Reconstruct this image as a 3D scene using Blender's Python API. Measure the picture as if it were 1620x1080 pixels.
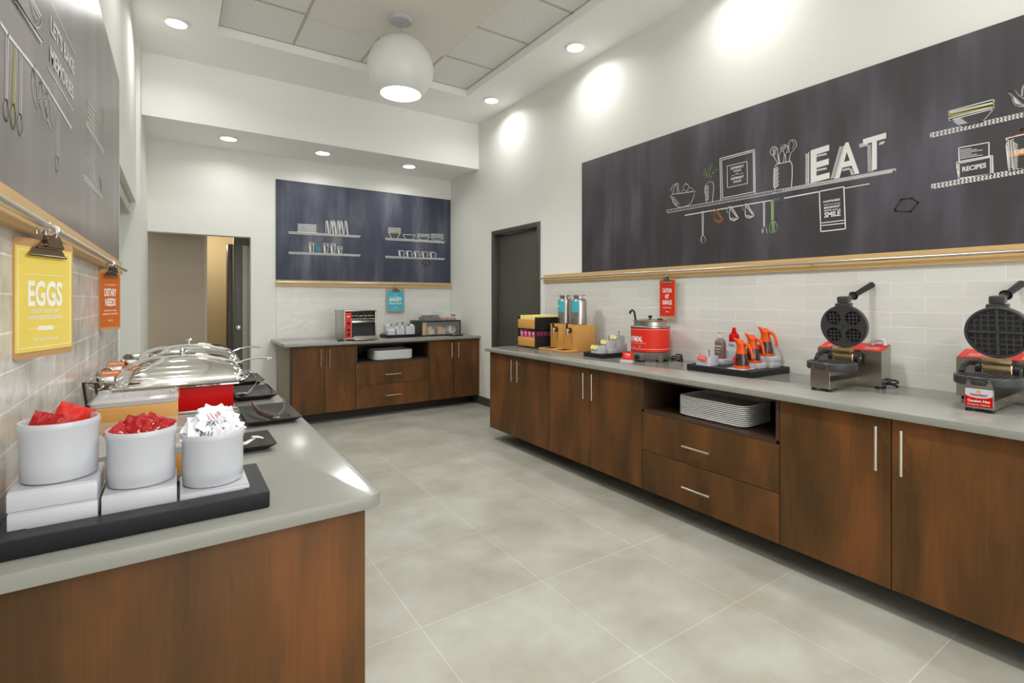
import bpy, bmesh, math, random
from math import sin, cos, pi, radians
from mathutils import Vector, Matrix
random.seed(7)
for o in list(bpy.data.objects): bpy.data.objects.remove(o)
S = bpy.context.scene
COL = S.collection
# ------------------------------------------------------------ camera, world, exposure
FPX, TH, HY, CX, CH = 804.47, radians(33.943), 473.25, 820.4, 1.324
cam = bpy.data.cameras.new('camera'); cam.sensor_width = 36; cam.lens = FPX/1620*36
cam.shift_x = (810-CX)/1620; cam.shift_y = (HY-540)/1620
cam.clip_start = .02
co = bpy.data.objects.new('camera', cam); COL.objects.link(co)
co.location = (0, 0, CH); co.rotation_euler = (pi/2, 0, -TH)
S.camera = co
w = bpy.data.worlds.new('world'); S.world = w; w.use_nodes = True
w.node_tree.nodes['Background'].inputs[0].default_value = (.98, .99, 1, 1)
w.node_tree.nodes['Background'].inputs[1].default_value = 2.0
S.view_settings.view_transform = 'Standard'; S.view_settings.look = 'None'
S.view_settings.exposure = .69; S.view_settings.gamma = 1; S.view_settings.use_curve_mapping = False
DOWN_W, SOFFIT_W, PENDANT_W = 2.8, 1.9, 19
# room dimensions
XL, XR, YB, YS, ZC, ZS = -.29, 3.2, 6.458, 5.665, 3.5485, 2.98
ZT, ZB = .864, .118          # worktop height, cabinet underside
YN = -2.6                    # the room stays open to the lobby behind the viewer

# ------------------------------------------------------------ materials
def lin(c):
    return tuple((x/255/12.92 if x/255 <= .04045 else ((x/255+.055)/1.055)**2.4) for x in c)
MATS = {}
def mat(name, rgb, rough=.5, metal=0, noise=0, scale=8, stretch=(1,1,1), bump=0, emit=0, alpha=None, trans=0, coat=0, spec=.5):
    if name in MATS: return MATS[name]
    m = bpy.data.materials.new(name); m.use_nodes = True
    n = m.node_tree.nodes; l = m.node_tree.links; b = n['Principled BSDF']
    c = (*lin(rgb), 1)
    b.inputs['Base Color'].default_value = c
    b.inputs['Roughness'].default_value = rough; b.inputs['Metallic'].default_value = metal
    b.inputs['Specular IOR Level'].default_value = spec
    if coat: b.inputs['Coat Weight'].default_value = coat; b.inputs['Coat Roughness'].default_value = .1
    if trans: b.inputs['Transmission Weight'].default_value = trans; b.inputs['IOR'].default_value = 1.15
    if alpha is not None: b.inputs['Alpha'].default_value = alpha
    if emit:
        b.inputs['Emission Color'].default_value = c; b.inputs['Emission Strength'].default_value = emit
    tc = n.new('ShaderNodeTexCoord'); mp = n.new('ShaderNodeMapping'); mp.inputs['Scale'].default_value = stretch
    nz = n.new('ShaderNodeTexNoise'); nz.inputs['Scale'].default_value = scale; nz.inputs['Detail'].default_value = 4
    l.new(tc.outputs['Object'], mp.inputs[0]); l.new(mp.outputs[0], nz.inputs[0])
    mx = n.new('ShaderNodeMix'); mx.data_type = 'RGBA'
    k = noise if noise else .02
    mx.inputs[6].default_value = (*[x*(1-k) for x in c[:3]], 1); mx.inputs[7].default_value = (*[min(1, x*(1+k)) for x in c[:3]], 1)
    l.new(nz.outputs[0], mx.inputs[0]); l.new(mx.outputs[2], b.inputs['Base Color'])
    if bump:
        bp = n.new('ShaderNodeBump'); bp.inputs['Strength'].default_value = bump; bp.inputs['Distance'].default_value = .01
        l.new(nz.outputs[0], bp.inputs['Height']); l.new(bp.outputs[0], b.inputs['Normal'])
    MATS[name] = m; return m

def ramp(n, stops):
    r = n.new('ShaderNodeValToRGB'); e = r.color_ramp.elements
    while len(e) < len(stops): e.new(.5)
    for i, (p, c) in enumerate(stops): e[i].position = p; e[i].color = (*lin(c), 1)
    return r
def brick_mat(name, c1, c2, grout, bw, rh, mortar, off, plane, shift, rough, wob, noise_rgb=None, nscale=3, coat=0):
    m = bpy.data.materials.new(name); m.use_nodes = True
    n = m.node_tree.nodes; l = m.node_tree.links; b = n['Principled BSDF']
    tc = n.new('ShaderNodeTexCoord'); sp = n.new('ShaderNodeSeparateXYZ'); cb = n.new('ShaderNodeCombineXYZ')
    l.new(tc.outputs['Object'], sp.inputs[0])
    l.new(sp.outputs[plane[0]], cb.inputs[0]); l.new(sp.outputs[plane[1]], cb.inputs[1])
    mp = n.new('ShaderNodeMapping'); mp.inputs['Location'].default_value = (-shift[0], -shift[1], 0)
    l.new(cb.outputs[0], mp.inputs[0])
    br = n.new('ShaderNodeTexBrick'); br.offset = off; br.offset_frequency = 2; br.squash = 1
    br.inputs['Scale'].default_value = 1; br.inputs['Brick Width'].default_value = bw; br.inputs['Row Height'].default_value = rh
    br.inputs['Mortar Size'].default_value = mortar; br.inputs['Mortar Smooth'].default_value = .1; br.inputs['Bias'].default_value = 0
    br.inputs['Color1'].default_value = (*lin(c1), 1); br.inputs['Color2'].default_value = (*lin(c2), 1); br.inputs['Mortar'].default_value = (*lin(grout), 1)
    l.new(mp.outputs[0], br.inputs['Vector'])
    nz = n.new('ShaderNodeTexNoise'); nz.inputs['Scale'].default_value = nscale; nz.inputs['Detail'].default_value = 6; nz.inputs['Roughness'].default_value = .6
    l.new(cb.outputs[0], nz.inputs[0])
    col = br.outputs['Color']
    if noise_rgb:
        rp = ramp(n, [(.35, noise_rgb[0]), (.65, noise_rgb[1])]); l.new(nz.outputs[0], rp.inputs[0])
        mx = n.new('ShaderNodeMix'); mx.data_type = 'RGBA'; mx.blend_type = 'MULTIPLY'; mx.inputs[0].default_value = 1
        l.new(br.outputs['Color'], mx.inputs[6]); l.new(rp.outputs[0], mx.inputs[7]); col = mx.outputs[2]
    l.new(col, b.inputs['Base Color'])
    b.inputs['Roughness'].default_value = rough
    if coat: b.inputs['Coat Weight'].default_value = coat
    inv = n.new('ShaderNodeMath'); inv.operation = 'MULTIPLY_ADD'; inv.inputs[1].default_value = -1; inv.inputs[2].default_value = 1
    l.new(br.outputs['Fac'], inv.inputs[0])
    ad = n.new('ShaderNodeMath'); ad.operation = 'MULTIPLY_ADD'; ad.inputs[1].default_value = wob
    n2 = n.new('ShaderNodeTexNoise'); n2.inputs['Scale'].default_value = 9; l.new(cb.outputs[0], n2.inputs[0])
    l.new(n2.outputs[0], ad.inputs[0]); l.new(inv.outputs[0], ad.inputs[2])
    bp = n.new('ShaderNodeBump'); bp.inputs['Strength'].default_value = .5; bp.inputs['Distance'].default_value = .004
    l.new(ad.outputs[0], bp.inputs['Height']); l.new(bp.outputs[0], b.inputs['Normal'])
    return m
def wood_dark():
    m = bpy.data.materials.new('dark_stained_wood'); m.use_nodes = True
    n = m.node_tree.nodes; l = m.node_tree.links; b = n['Principled BSDF']
    tc = n.new('ShaderNodeTexCoord'); oi = n.new('ShaderNodeObjectInfo')
    ad = n.new('ShaderNodeVectorMath'); ad.operation = 'MULTIPLY_ADD'
    ad.inputs[1].default_value = (9, 7, 5)
    l.new(oi.outputs['Random'], ad.inputs[0]); l.new(tc.outputs['Object'], ad.inputs[2])
    m1 = n.new('ShaderNodeMapping'); m1.inputs['Scale'].default_value = (2.6, 2.6, .7); l.new(ad.outputs[0], m1.inputs[0])
    z1 = n.new('ShaderNodeTexNoise'); z1.inputs['Scale'].default_value = 2.2; z1.inputs['Detail'].default_value = 5; z1.inputs['Distortion'].default_value = .4
    l.new(m1.outputs[0], z1.inputs[0])
    r = ramp(n, [(.34, (78, 56, 33)), (.52, (97, 66, 38)), (.68, (118, 75, 41))]); l.new(z1.outputs[0], r.inputs[0])
    m2 = n.new('ShaderNodeMapping'); m2.inputs['Scale'].default_value = (60, 60, 2.5); l.new(ad.outputs[0], m2.inputs[0])
    z2 = n.new('ShaderNodeTexNoise'); z2.inputs['Scale'].default_value = 2; z2.inputs['Detail'].default_value = 3; l.new(m2.outputs[0], z2.inputs[0])
    r2 = ramp(n, [(.3, (240, 238, 236)), (.7, (255, 255, 255))]); l.new(z2.outputs[0], r2.inputs[0])
    mx = n.new('ShaderNodeMix'); mx.data_type = 'RGBA'; mx.blend_type = 'MULTIPLY'; mx.inputs[0].default_value = 1
    l.new(r.outputs[0], mx.inputs[6]); l.new(r2.outputs[0], mx.inputs[7]); l.new(mx.outputs[2], b.inputs['Base Color'])
    b.inputs['Roughness'].default_value = .45; b.inputs['Specular IOR Level'].default_value = .15
    return m
def chalk_mat(name, base, smear, rough=.5):
    m = bpy.data.materials.new(name); m.use_nodes = True
    n = m.node_tree.nodes; l = m.node_tree.links; b = n['Principled BSDF']
    tc = n.new('ShaderNodeTexCoord')
    m1 = n.new('ShaderNodeMapping'); m1.inputs['Scale'].default_value = (3.2, 3.2, .75); l.new(tc.outputs['Object'], m1.inputs[0])
    z1 = n.new('ShaderNodeTexNoise'); z1.inputs['Scale'].default_value = 1.5; z1.inputs['Detail'].default_value = 3; l.new(m1.outputs[0], z1.inputs[0])
    m2 = n.new('ShaderNodeMapping'); m2.inputs['Scale'].default_value = (26, 26, 1.2); l.new(tc.outputs['Object'], m2.inputs[0])
    z2 = n.new('ShaderNodeTexNoise'); z2.inputs['Scale'].default_value = 1; z2.inputs['Detail'].default_value = 2; l.new(m2.outputs[0], z2.inputs[0])
    mm = n.new('ShaderNodeMath'); mm.operation = 'MULTIPLY_ADD'; mm.inputs[1].default_value = .16
    l.new(z2.outputs[0], mm.inputs[0]); l.new(z1.outputs[0], mm.inputs[2])
    r = ramp(n, [(.50, base), (.64, tuple((a*1.6+b_)/2.6 for a, b_ in zip(base, smear))), (.80, smear)]); l.new(mm.outputs[0], r.inputs[0])
    l.new(r.outputs[0], b.inputs['Base Color']); b.inputs['Roughness'].default_value = rough; b.inputs['Specular IOR Level'].default_value = .3 if rough > .4 else .6
    return m
WALL = mat('white_wall_paint', (233, 233, 227), .8, noise=.01, scale=2)
CEIL = mat('white_ceiling_paint', (249, 249, 246), .85, noise=.01, scale=2)
FLOOR = brick_mat('floor_tile', (178, 178, 168), (172, 171, 161), (196, 195, 187), .6096, .6096, .0028, 0, (0, 1), (.8194, .7039), .3, .05, ((226, 221, 212), (255, 255, 253)), 2.6)
WTILE = brick_mat('glazed_wall_tile', (221, 221, 215), (216, 215, 208), (234, 234, 230), .305, .0785, .0022, .5, (1, 2), (.085, .864), .14, 2.2)
WTILEB = brick_mat('glazed_wall_tile_back', (221, 221, 215), (216, 215, 208), (234, 234, 230), .305, .0785, .0026, .5, (0, 2), (.085, .864), .14, 2.2)
WTILEL = brick_mat('glazed_wall_tile_left', (222, 220, 215), (207, 205, 200), (248, 247, 244), .305, .0785, .0026, .5, (1, 2), (.075, .864), .22, 2.4, ((220, 217, 212), (255, 255, 255)), 7)  # wider tone spread and more mottling than the other wall tile
ACOU = mat('speckled_acoustic_tile', (248, 245, 236), .95, noise=.3, scale=80, bump=.3)
GRID = mat('ceiling_grid_metal', (190, 186, 172), .5)
WOOD = wood_dark()
CARC = mat('dark_carcass_wood', (52, 36, 24), .6, noise=.2, scale=4)
TOE = mat('dark_toe_kick', (45, 40, 34), .6)
QUARTZ = mat('grey_quartz', (141, 141, 133), .17, noise=.02, scale=300, spec=.42)
BAMB = mat('pale_oiled_wood', (204, 150, 76), .42, noise=.2, scale=5, stretch=(1, 12, 12))
RAILW = mat('pale_rail_wood', (206, 172, 118), .45, noise=.07, scale=6, stretch=(1, 10, 10))
HARDB = mat('brown_hardboard', (186, 144, 98), .55, noise=.06, scale=60)
CHALK_R = chalk_mat('chalkboard_charcoal', (68, 66, 69), (98, 92, 104))
CHALK_B = chalk_mat('chalkboard_blue_grey', (68, 72, 88), (112, 114, 124))
CHALK_L = chalk_mat('chalkboard_grey_with_sheen', (128, 124, 122), (152, 145, 148), .36)  # base lightened: the board's sheen and reflection are put into its colour
WCH = mat('white_chalk', (226, 226, 222), .9)
YCH = mat('yellow_chalk', (214, 206, 110), .9)
GCH = mat('green_chalk', (160, 192, 122), .9)
OCH = mat('orange_chalk', (184, 106, 58), .9)
OBAND = mat('orange_band_chalk', (222, 136, 38), .9)
TCH = mat('teal_chalk', (64, 148, 168), .9)
DCH = mat('dark_chalk_outline', (52, 50, 53), .9)
DGREY = mat('dark_grey_door_paint', (80, 78, 70), .45)
DFRAME = mat('dark_grey_frame_paint', (72, 71, 66), .45)
STEEL = mat('brushed_stainless_steel', (176, 172, 164), .28, 1, noise=.08, scale=6, stretch=(1, 1, 60))
HAND = mat('satin_nickel', (214, 208, 196), .3, 1)
CHROME = mat('polished_chrome', (232, 230, 226), .05, 1, noise=.01)
BRONZE = mat('worn_clip_metal', (150, 132, 112), .25, 1, noise=.2, scale=40)
BLACK = mat('black_plastic', (32, 33, 35), .42, spec=.3)
BLACKM = mat('black_melamine', (48, 47, 45), .5, noise=.15, scale=20, spec=.25)
IRON = mat('black_cast_iron', (54, 54, 55), .38, noise=.1, scale=60)
WHITE = mat('white_porcelain', (191, 193, 198), .18)
WHITEM = mat('white_melamine', (195, 196, 200), .3)
CREAM = mat('cream_plastic', (226, 219, 204), .35)
GREYP = mat('warm_grey_panel', (158, 150, 132), .6)
RED = mat('red_enamel', (190, 12, 8), .4, spec=.12)
REDS = mat('red_sign_vinyl', (214, 46, 30), .45, spec=.3)
REDF = mat('red_foil', (164, 8, 12), .32, .0, spec=.35, noise=.25, scale=30)
REDFO = mat('red_orange_foil', (198, 34, 16), .34, .0, spec=.3, noise=.15, scale=30)
ORANGE = mat('orange_sign_card', (200, 100, 22), .5)
ORP = mat('orange_plastic', (218, 80, 14), .38, spec=.35)
YELLOW = mat('yellow_sign_card', (230, 206, 96), .5)
PALEY = mat('pale_yellow_card', (238, 226, 120), .6)
TEAL = mat('teal_sign_card', (64, 172, 190), .5)
INKW = mat('white_ink', (238, 236, 228), .7)
INKG = mat('grey_ink', (92, 92, 98), .7)
PINK = mat('magenta_packet_paper', (190, 36, 110), .5)
PAPER = mat('white_packet_paper', (236, 236, 240), .5, noise=.04, scale=30)
SYRUP = mat('dark_brown_syrup', (58, 32, 26), .12, coat=.5)
CHOC = mat('chocolate_sauce_plastic', (112, 92, 84), .25, noise=.15, scale=30)
CAKE = mat('dark_baked_crust', (64, 38, 26), .7, noise=.4, scale=50)
BREAD = mat('golden_bread', (206, 156, 92), .8, noise=.2, scale=30)
BREADL = mat('pale_bread', (226, 204, 160), .8, noise=.12, scale=30)
NUTS = mat('glazed_nut_topping', (178, 106, 60), .6, noise=.5, scale=80)
GLASS = mat('clear_acrylic', (240, 242, 242), .04, alpha=.10, spec=.3)
GLASST = mat('clear_acrylic_smoky', (214, 206, 196), .05, alpha=.26, spec=.5)
PEND = mat('white_pendant_glass', (232, 232, 230), .35)
GLOW = mat('lit_diffuser', (255, 252, 244), .5, emit=9)
BASEB = mat('dark_baseboard_vinyl', (70, 70, 68), .5)
TAUPE = mat('taupe_passage_paint', (160, 149, 130), .8)
WARMW = mat('warm_corridor_paint', (186, 168, 132), .8)
FROST = mat('patterned_frosted_glass', (172, 170, 152), .4, noise=.25, scale=90)
TANM = mat('heat_tarnished_steel', (196, 176, 138), .25, 1, noise=.3, scale=14)

# ------------------------------------------------------------ mesh builder
class MB:
    def __init__(s): s.v = []; s.f = []
    def add(s, vs, fs, M=None):
        k = len(s.v)
        s.v += [tuple(M @ Vector(p)) if M else tuple(p) for p in vs]
        s.f += [tuple(i+k for i in f) for f in fs]; return s
    def box(s, x0, x1, y0, y1, z0, z1, bev=0, M=None, seg=2):
        if not bev:
            vs = [(x, y, z) for z in (z0, z1) for y in (y0, y1) for x in (x0, x1)]
            return s.add(vs, [(0,2,3,1),(4,5,7,6),(0,1,5,4),(2,6,7,3),(0,4,6,2),(1,3,7,5)], M)
        bm = bmesh.new(); bmesh.ops.create_cube(bm, size=1)
        for v in bm.verts:
            v.co = Vector(((x0+x1)/2+v.co.x*(x1-x0), (y0+y1)/2+v.co.y*(y1-y0), (z0+z1)/2+v.co.z*(z1-z0)))
        bmesh.ops.bevel(bm, geom=list(bm.edges), offset=bev, segments=seg, affect='EDGES', profile=.5)
        bm.verts.index_update()
        vs = [v.co.copy() for v in bm.verts]; fs = [[v.index for v in f.verts] for f in bm.faces]
        bm.free(); return s.add(vs, fs, M)
    def loft(s, loops, cap0=True, cap1=True, M=None):
        n = len(loops[0]); vs = [p for L in loops for p in L]; fs = []
        for i in range(len(loops)-1):
            for j in range(n):
                a = i*n+j; b = i*n+(j+1) % n
                fs.append((a, b, b+n, a+n))
        if cap0: fs.append(tuple(reversed(range(n))))
        if cap1: fs.append(tuple(range((len(loops)-1)*n, len(loops)*n)))
        return s.add(vs, fs, M)
    def lathe(s, prof, n=32, c=(0, 0, 0), cap0=True, cap1=True, M=None, sx=1, sy=1):
        return s.loft([[(c[0]+sx*r*cos(2*pi*j/n), c[1]+sy*r*sin(2*pi*j/n), c[2]+z) for j in range(n)] for r, z in prof], cap0, cap1, M)
    def cyl(s, p0, p1, r, n=16, r1=None):
        return s.tube([p0, p1], r, n, rs=[r, r if r1 is None else r1])
    def tube(s, pts, r, n=8, rs=None, closed=False, flat=1):
        pts = [Vector(p) for p in pts]; loops = []
        N = len(pts); up = None
        for i, p in enumerate(pts):
            a = pts[i-1] if (i or closed) else p; b = pts[(i+1) % N] if (i < N-1 or closed) else p
            t = (b-a).normalized()
            if up is None:
                up = Vector((0, 0, 1)) if abs(t.z) < .9 else Vector((1, 0, 0))
            e = t.cross(up).normalized(); up = e.cross(t).normalized()
            q = rs[i] if rs else r
            loops.append([p+q*(cos(2*pi*j/n)*e+flat*sin(2*pi*j/n)*up) for j in range(n)])
        if closed: loops.append(loops[0]); return s.loft(loops, False, False)
        return s.loft(loops)
    def prism(s, poly, d0, d1, axis='z', M=None):
        def P(a, b, d): return {'z': (a, b, d), 'y': (a, d, b), 'x': (d, a, b)}[axis]
        return s.loft([[P(a, b, d0) for a, b in poly], [P(a, b, d1) for a, b in poly]], M=M)
def rr(hx, hy, r, n=5, cx=0, cy=0):
    r = min(r, hx-1e-4, hy-1e-4); out = []
    for (sx, sy, a0) in ((1, 1, 0), (-1, 1, pi/2), (-1, -1, pi), (1, -1, 3*pi/2)):
        for k in range(n+1):
            a = a0+k*pi/2/n; out.append((cx+sx*(hx-r)+r*cos(a), cy+sy*(hy-r)+r*sin(a)))
    return out
def rloft(mb, prof, r, cx=0, cy=0, n=5, cap0=True, cap1=True, M=None):
    """prof: list of (hx, hy, z[, r])"""
    return mb.loft([[(x, y, p[2]) for x, y in rr(p[0], p[1], p[3] if len(p) > 3 else r, n, cx, cy)] for p in prof], cap0, cap1, M)
def obj(name, mb, m, parent=None, label=None, angle=35, kind=None):
    me = bpy.data.meshes.new(name); me.from_pydata([tuple(v) for v in mb.v], [], mb.f)
    bm = bmesh.new(); bm.from_mesh(me); bmesh.ops.recalc_face_normals(bm, faces=bm.faces); bm.to_mesh(me); bm.free()
    for p in me.polygons: p.use_smooth = True
    me.set_sharp_from_angle(angle=radians(angle))
    me.materials.append(m)
    o = bpy.data.objects.new(name, me); COL.objects.link(o)
    if parent: o.parent = parent
    if label: o['label'] = label
    if kind: o['kind'] = kind
    return o
def thing(name, label, cat, loc=(0, 0, 0), rz=0, group=None):
    o = bpy.data.objects.new(name, None); COL.objects.link(o); o.empty_display_size = .05
    o.location = loc; o.rotation_euler = (0, 0, rz); o['label'] = label; o['category'] = cat
    if group: o['group'] = group
    return o
def tag(o, label, cat, group=None, loc=None, rz=None):
    o['label'] = label; o['category'] = cat
    if group: o['group'] = group
    if loc: o.location = loc
    if rz is not None: o.rotation_euler = (0, 0, rz)
    return o
def struct(name, mb, m, angle=35):
    return obj(name, mb, m, kind='structure', angle=angle)
def dup(root, loc=None, rot=None, label=None, group=None):
    r = root.copy(); COL.objects.link(r)
    if loc is not None: r.location = loc
    if rot is not None: r.rotation_euler = rot if hasattr(rot, '__len__') else (0, 0, rot)
    if label: r['label'] = label
    if group: r['group'] = group
    for ch in list(root.children):
        c = ch.copy(); COL.objects.link(c); c.parent = r
        for g in list(ch.children):
            d = g.copy(); COL.objects.link(d); d.parent = c
    return r
# text as mesh, normalised to its own box
_T = {}
def text_geo(s, bold=.0):
    if (s, bold) in _T: return _T[(s, bold)]
    cu = bpy.data.curves.new('lettering', 'FONT'); cu.body = s; cu.offset = bold; cu.resolution_u = 3; cu.extrude = 0
    o = bpy.data.objects.new('lettering', cu); COL.objects.link(o)
    dg = bpy.context.evaluated_depsgraph_get(); dg.update()
    me = bpy.data.meshes.new_from_object(o.evaluated_get(dg))
    vs = [v.co.copy() for v in me.vertices]; fs = [tuple(p.vertices) for p in me.polygons]
    bpy.data.objects.remove(o); bpy.data.meshes.remove(me); bpy.data.curves.remove(cu)
    x0 = min(v.x for v in vs); x1 = max(v.x for v in vs); y0 = min(v.y for v in vs); y1 = max(v.y for v in vs)
    vs = [((v.x-x0)/(x1-x0), (v.y-y0)/(y1-y0)) for v in vs]
    _T[(s, bold)] = (vs, fs); return _T[(s, bold)]
def put_text(mb, s, x0, z0, wd, ht, y=-.001, bold=.02, shear=0):
    """lettering in the local XZ plane, facing -Y, box corner x0,z0; shear = rise of the baseline over its width"""
    vs, fs = text_geo(s, bold)
    return mb.add([(x0+a*wd, y, z0+b*ht+a*shear) for a, b in vs], fs)
def ctext(mb, s, cx, z0, wd, ht, **k): return put_text(mb, s, cx-wd/2, z0, wd, ht, **k)

# ------------------------------------------------------------ photograph rays onto the real wall planes
def ray(px, py):
    a = (px-CX)/FPX
    return (sin(TH)+cos(TH)*a, cos(TH)-sin(TH)*a, -(py-HY)/FPX)
def on_r(px, py, X=XR-.012): d = ray(px, py); k = X/d[0]; return (-k*d[1], CH+k*d[2])      # local x = -Y
def on_l(px, py, X=XL+.012): d = ray(px, py); k = X/d[0]; return (k*d[1], CH+k*d[2])       # local x = Y
def on_b(px, py, Y=YB-.012): d = ray(px, py); k = Y/d[1]; return (k*d[0], CH+k*d[2])       # local x = X
def onz(px, py, z): d = ray(px, py); k = (z-CH)/d[2]; return (k*d[0], k*d[1])
RZ = {'r': -pi/2, 'l': pi/2, 'b': 0}

# ============================================================ THE SETTING
m = MB(); m.box(-1.8, 4.6, YN-1.5, 9.4, -.05, 0); struct('floor', m, FLOOR)
# right wall with a door opening
DY0, DY1, DZ = 4.34, 5.33, 2.15
m = MB(); m.box(XR, XR+.2, YN, DY0, 0, 3.8); m.box(XR, XR+.2, DY1, YB+.1, 0, 3.8); m.box(XR, XR+.2, DY0, DY1, DZ, 3.8)
struct('wall_right', m, WALL)
# left wall: one long run, a recess with a doorway in it, then the last bit up to the corner
m = MB(); RY0, RY1, RZT = 3.98, 5.5, 2.16
m.box(XL-.2, XL, YN, RY0, 0, 3.8); m.box(XL-.2, XL, RY0, RY1, RZT, 3.8)
m.prism([(XL-.2, RY1), (XL+.03, RY1), (XL+.045, YB+.1), (XL-.2, YB+.1)], 0, 3.8)
m.box(XL-.36, XL-.34, RY0-.1, RY1+.1, 0, 2.6); m.box(XL-.36, XL-.2, RY0-.02, RY0, 0, RZT); m.box(XL-.36, XL-.2, RY1, RY1+.02, 0, RZT); m.box(XL-.36, XL-.2, RY0, RY1, RZT, RZT+.02)
struct('wall_left', m, WALL)
m = MB(); m.box(XL-.13, XL-.04, RY0+.002, RY1-.002, RZT-.1, RZT-.002, .004)
struct('trim_1', m, mat('pale_header_paint', (196, 194, 184), .6))
m = MB(); m.box(XL-.33, XL-.28, RY0+.02, RY0+.97, 0, RZT-.11, .003); d = struct('door_3', m, DGREY)
m = MB(); m.cyl((XL-.28, RY0+.88, 1.0), (XL-.24, RY0+.88, 1.0), .02); m.box(XL-.25, XL-.235, RY0+.78, RY0+.9, .992, 1.008, .003); obj('door_handle', m, HAND, d)
# back wall with the passage opening
BX0, BX1, BZ = -.247, .70, 2.025
m = MB(); m.box(BX1, XR+.05, YB, YB+.14, 0, 3.8); m.box(XL-.25, BX0, YB, YB+.14, 0, 3.8); m.box(BX0, BX1, YB, YB+.14, BZ, 3.8)
struct('wall_back', m, WALL)
m = MB()
m.box(-1.4, .262, 6.78, 6.9, 0, 2.4); struct('wall_passage', m, TAUPE)
m = MB(); m.box(.2625, .29, 6.775, 6.905, 0, 2.29); struct('trim_5', m, mat('pale_taupe_corner_trim', (170, 162, 146), .7))
m = MB(); m.box(-1.4, 1.6, 8.4, 8.5, 0, 2.4); m.box(1.5, 1.6, 6.6, 8.4, 0, 2.4); m.box(-1.5, -1.4, 6.6, 8.5, 0, 2.4); struct('wall_corridor', m, WARMW)
m = MB(); m.box(-1.5, 1.6, 6.6, 8.5, 2.3, 2.36); struct('ceiling_corridor', m, CEIL)
# passage door of dark frame and patterned glass
m = MB(); dx0 = .545; m.box(dx0, dx0+.09, 6.66, 6.70, 0, 2.05, .002); m.box(dx0+.09, 1.0, 6.66, 6.70, 1.95, 2.05, .002); m.box(dx0+.09, 1.0, 6.66, 6.70, 0, .2, .002); m.box(1.0, 1.09, 6.66, 6.7, 0, 2.05, .002)
d = struct('door_2', m, DFRAME)
m = MB(); m.box(dx0+.091, .999, 6.675, 6.685, .201, 1.949); obj('glass_panel', m, FROST, d)
m = MB(); m.lathe([(.024, 0), (.024, .012), (.012, .02), (.012, .035), (.026, .045), (.026, .06), (.015, .066)], 20, M=Matrix.Translation((dx0+.045, 6.66, 1.0)) @ Matrix.Rotation(pi/2, 4, 'X')); obj('door_knob', m, CHROME, d)
m = MB(); m.box(dx0-.05, dx0-.002, 6.72, 6.98, 0, 1.96, .002); struct('trim_2', m, mat('dark_brown_jamb', (58, 50, 42), .5))
lp = bpy.data.lights.new('corridor_lamp', 'POINT'); lp.energy = 13; lp.color = (1, .9, .74); lp.shadow_soft_size = .15
lo = bpy.data.objects.new('corridor_lamp', lp); COL.objects.link(lo); lo.location = (.35, 7.7, 2.15)
# soffit above the back counter
m = MB(); m.box(XL-.2, XR+.1, YS, YB+.05, ZS, 3.8); struct('ceiling_soffit', m, CEIL)
# main ceiling with its coffer
CX0, CX1, CY1 = .284, 2.645, 4.955
ZK = 3.625
m = MB(); m.box(XL-.2, CX0, YN, YS, ZC, 3.8); m.box(CX1, XR+.1, YN, YS, ZC, 3.8); m.box(CX0, CX1, CY1, YS, ZC, 3.8); m.box(CX0, CX1, YN, CY1, ZK+.02, 3.8)
struct('ceiling', m, CEIL)
m = MB(); m.box(CX0+.001, CX1-.001, YN, CY1-.001, ZK, ZK+.018); struct('ceiling_tiles', m, ACOU)
m = MB()
gy = CY1-.587
while gy > -1.5:
    m.box(CX0+.001, CX1-.001, gy-.011, gy+.011, ZK-.003, ZK-.0002); gy -= .6096
for gx in (.876, 1.486, 2.096): m.box(gx-.011, gx+.011, YN, CY1-.002, ZK-.004, ZK-.0003)
for (a0, a1, b0, b1) in ((CX0+.001, CX0+.016, YN, CY1-.001), (CX1-.016, CX1-.001, YN, CY1-.001), (CX0+.016, CX1-.016, CY1-.016, CY1-.001)): m.box(a0, a1, b0, b1, ZK-.003, ZK-.0002)
struct('trim_3', m, GRID)
m = MB(); m.box(.882, 2.09, -.5, CY1-.597, ZK-.02, ZK-.005); struct('ceiling_panel', m, mat('smooth_ceiling_panel', (234, 230, 220), .8))
# wall tiling
m = MB(); m.box(XR-.008, XR-.0005, YN, 4.25, ZT, 1.5); struct('wall_tile_right', m, WTILE)
m = MB(); m.box(.961, XR-.009, YB-.008, YB-.0005, ZT, 1.48); struct('wall_tile_back', m, WTILEB)
m = MB(); m.box(XL+.0005, XL+.008, YN, 3.78, ZT, 1.475); struct('wall_tile_left', m, WTILEL)
# baseboards
m = MB(); m.box(XR-.012, XR, DY1+.05, YB, 0, .1, .003); m.box(XR-.012, XR, YN, DY0-.05, 0, .1, .003); struct('baseboard_right', m, BASEB)
m = MB(); m.box(BX1+.01, .95, YB-.012, YB, 0, .1, .003); struct('baseboard_back', m, BASEB)
# door in the right wall
m = MB(); ft = .052
m.box(XR-.012, XR+.1, DY0-.0, DY0+ft, 0, DZ, .002); m.box(XR-.012, XR+.1, DY1-ft, DY1, 0, DZ, .002); m.box(XR-.012, XR+.1, DY0+ft, DY1-ft, DZ-ft, DZ, .002)
struct('trim_4', m, DFRAME)
m = MB(); m.box(XR+.05, XR+.095, DY0+ft+.003, DY1-ft-.003, .01, DZ-ft-.004, .002); d = struct('door_1', m, DGREY)
m = MB(); m.cyl((XR+.05, DY0+.12, .98), (XR+.0, DY0+.12, .98), .012); m.tube([(XR, DY0+.12, .98), (XR-.005, DY0+.16, .98), (XR-.005, DY0+.24, .978)], .009, 8); obj('door_handle', m, HAND, d)

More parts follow.
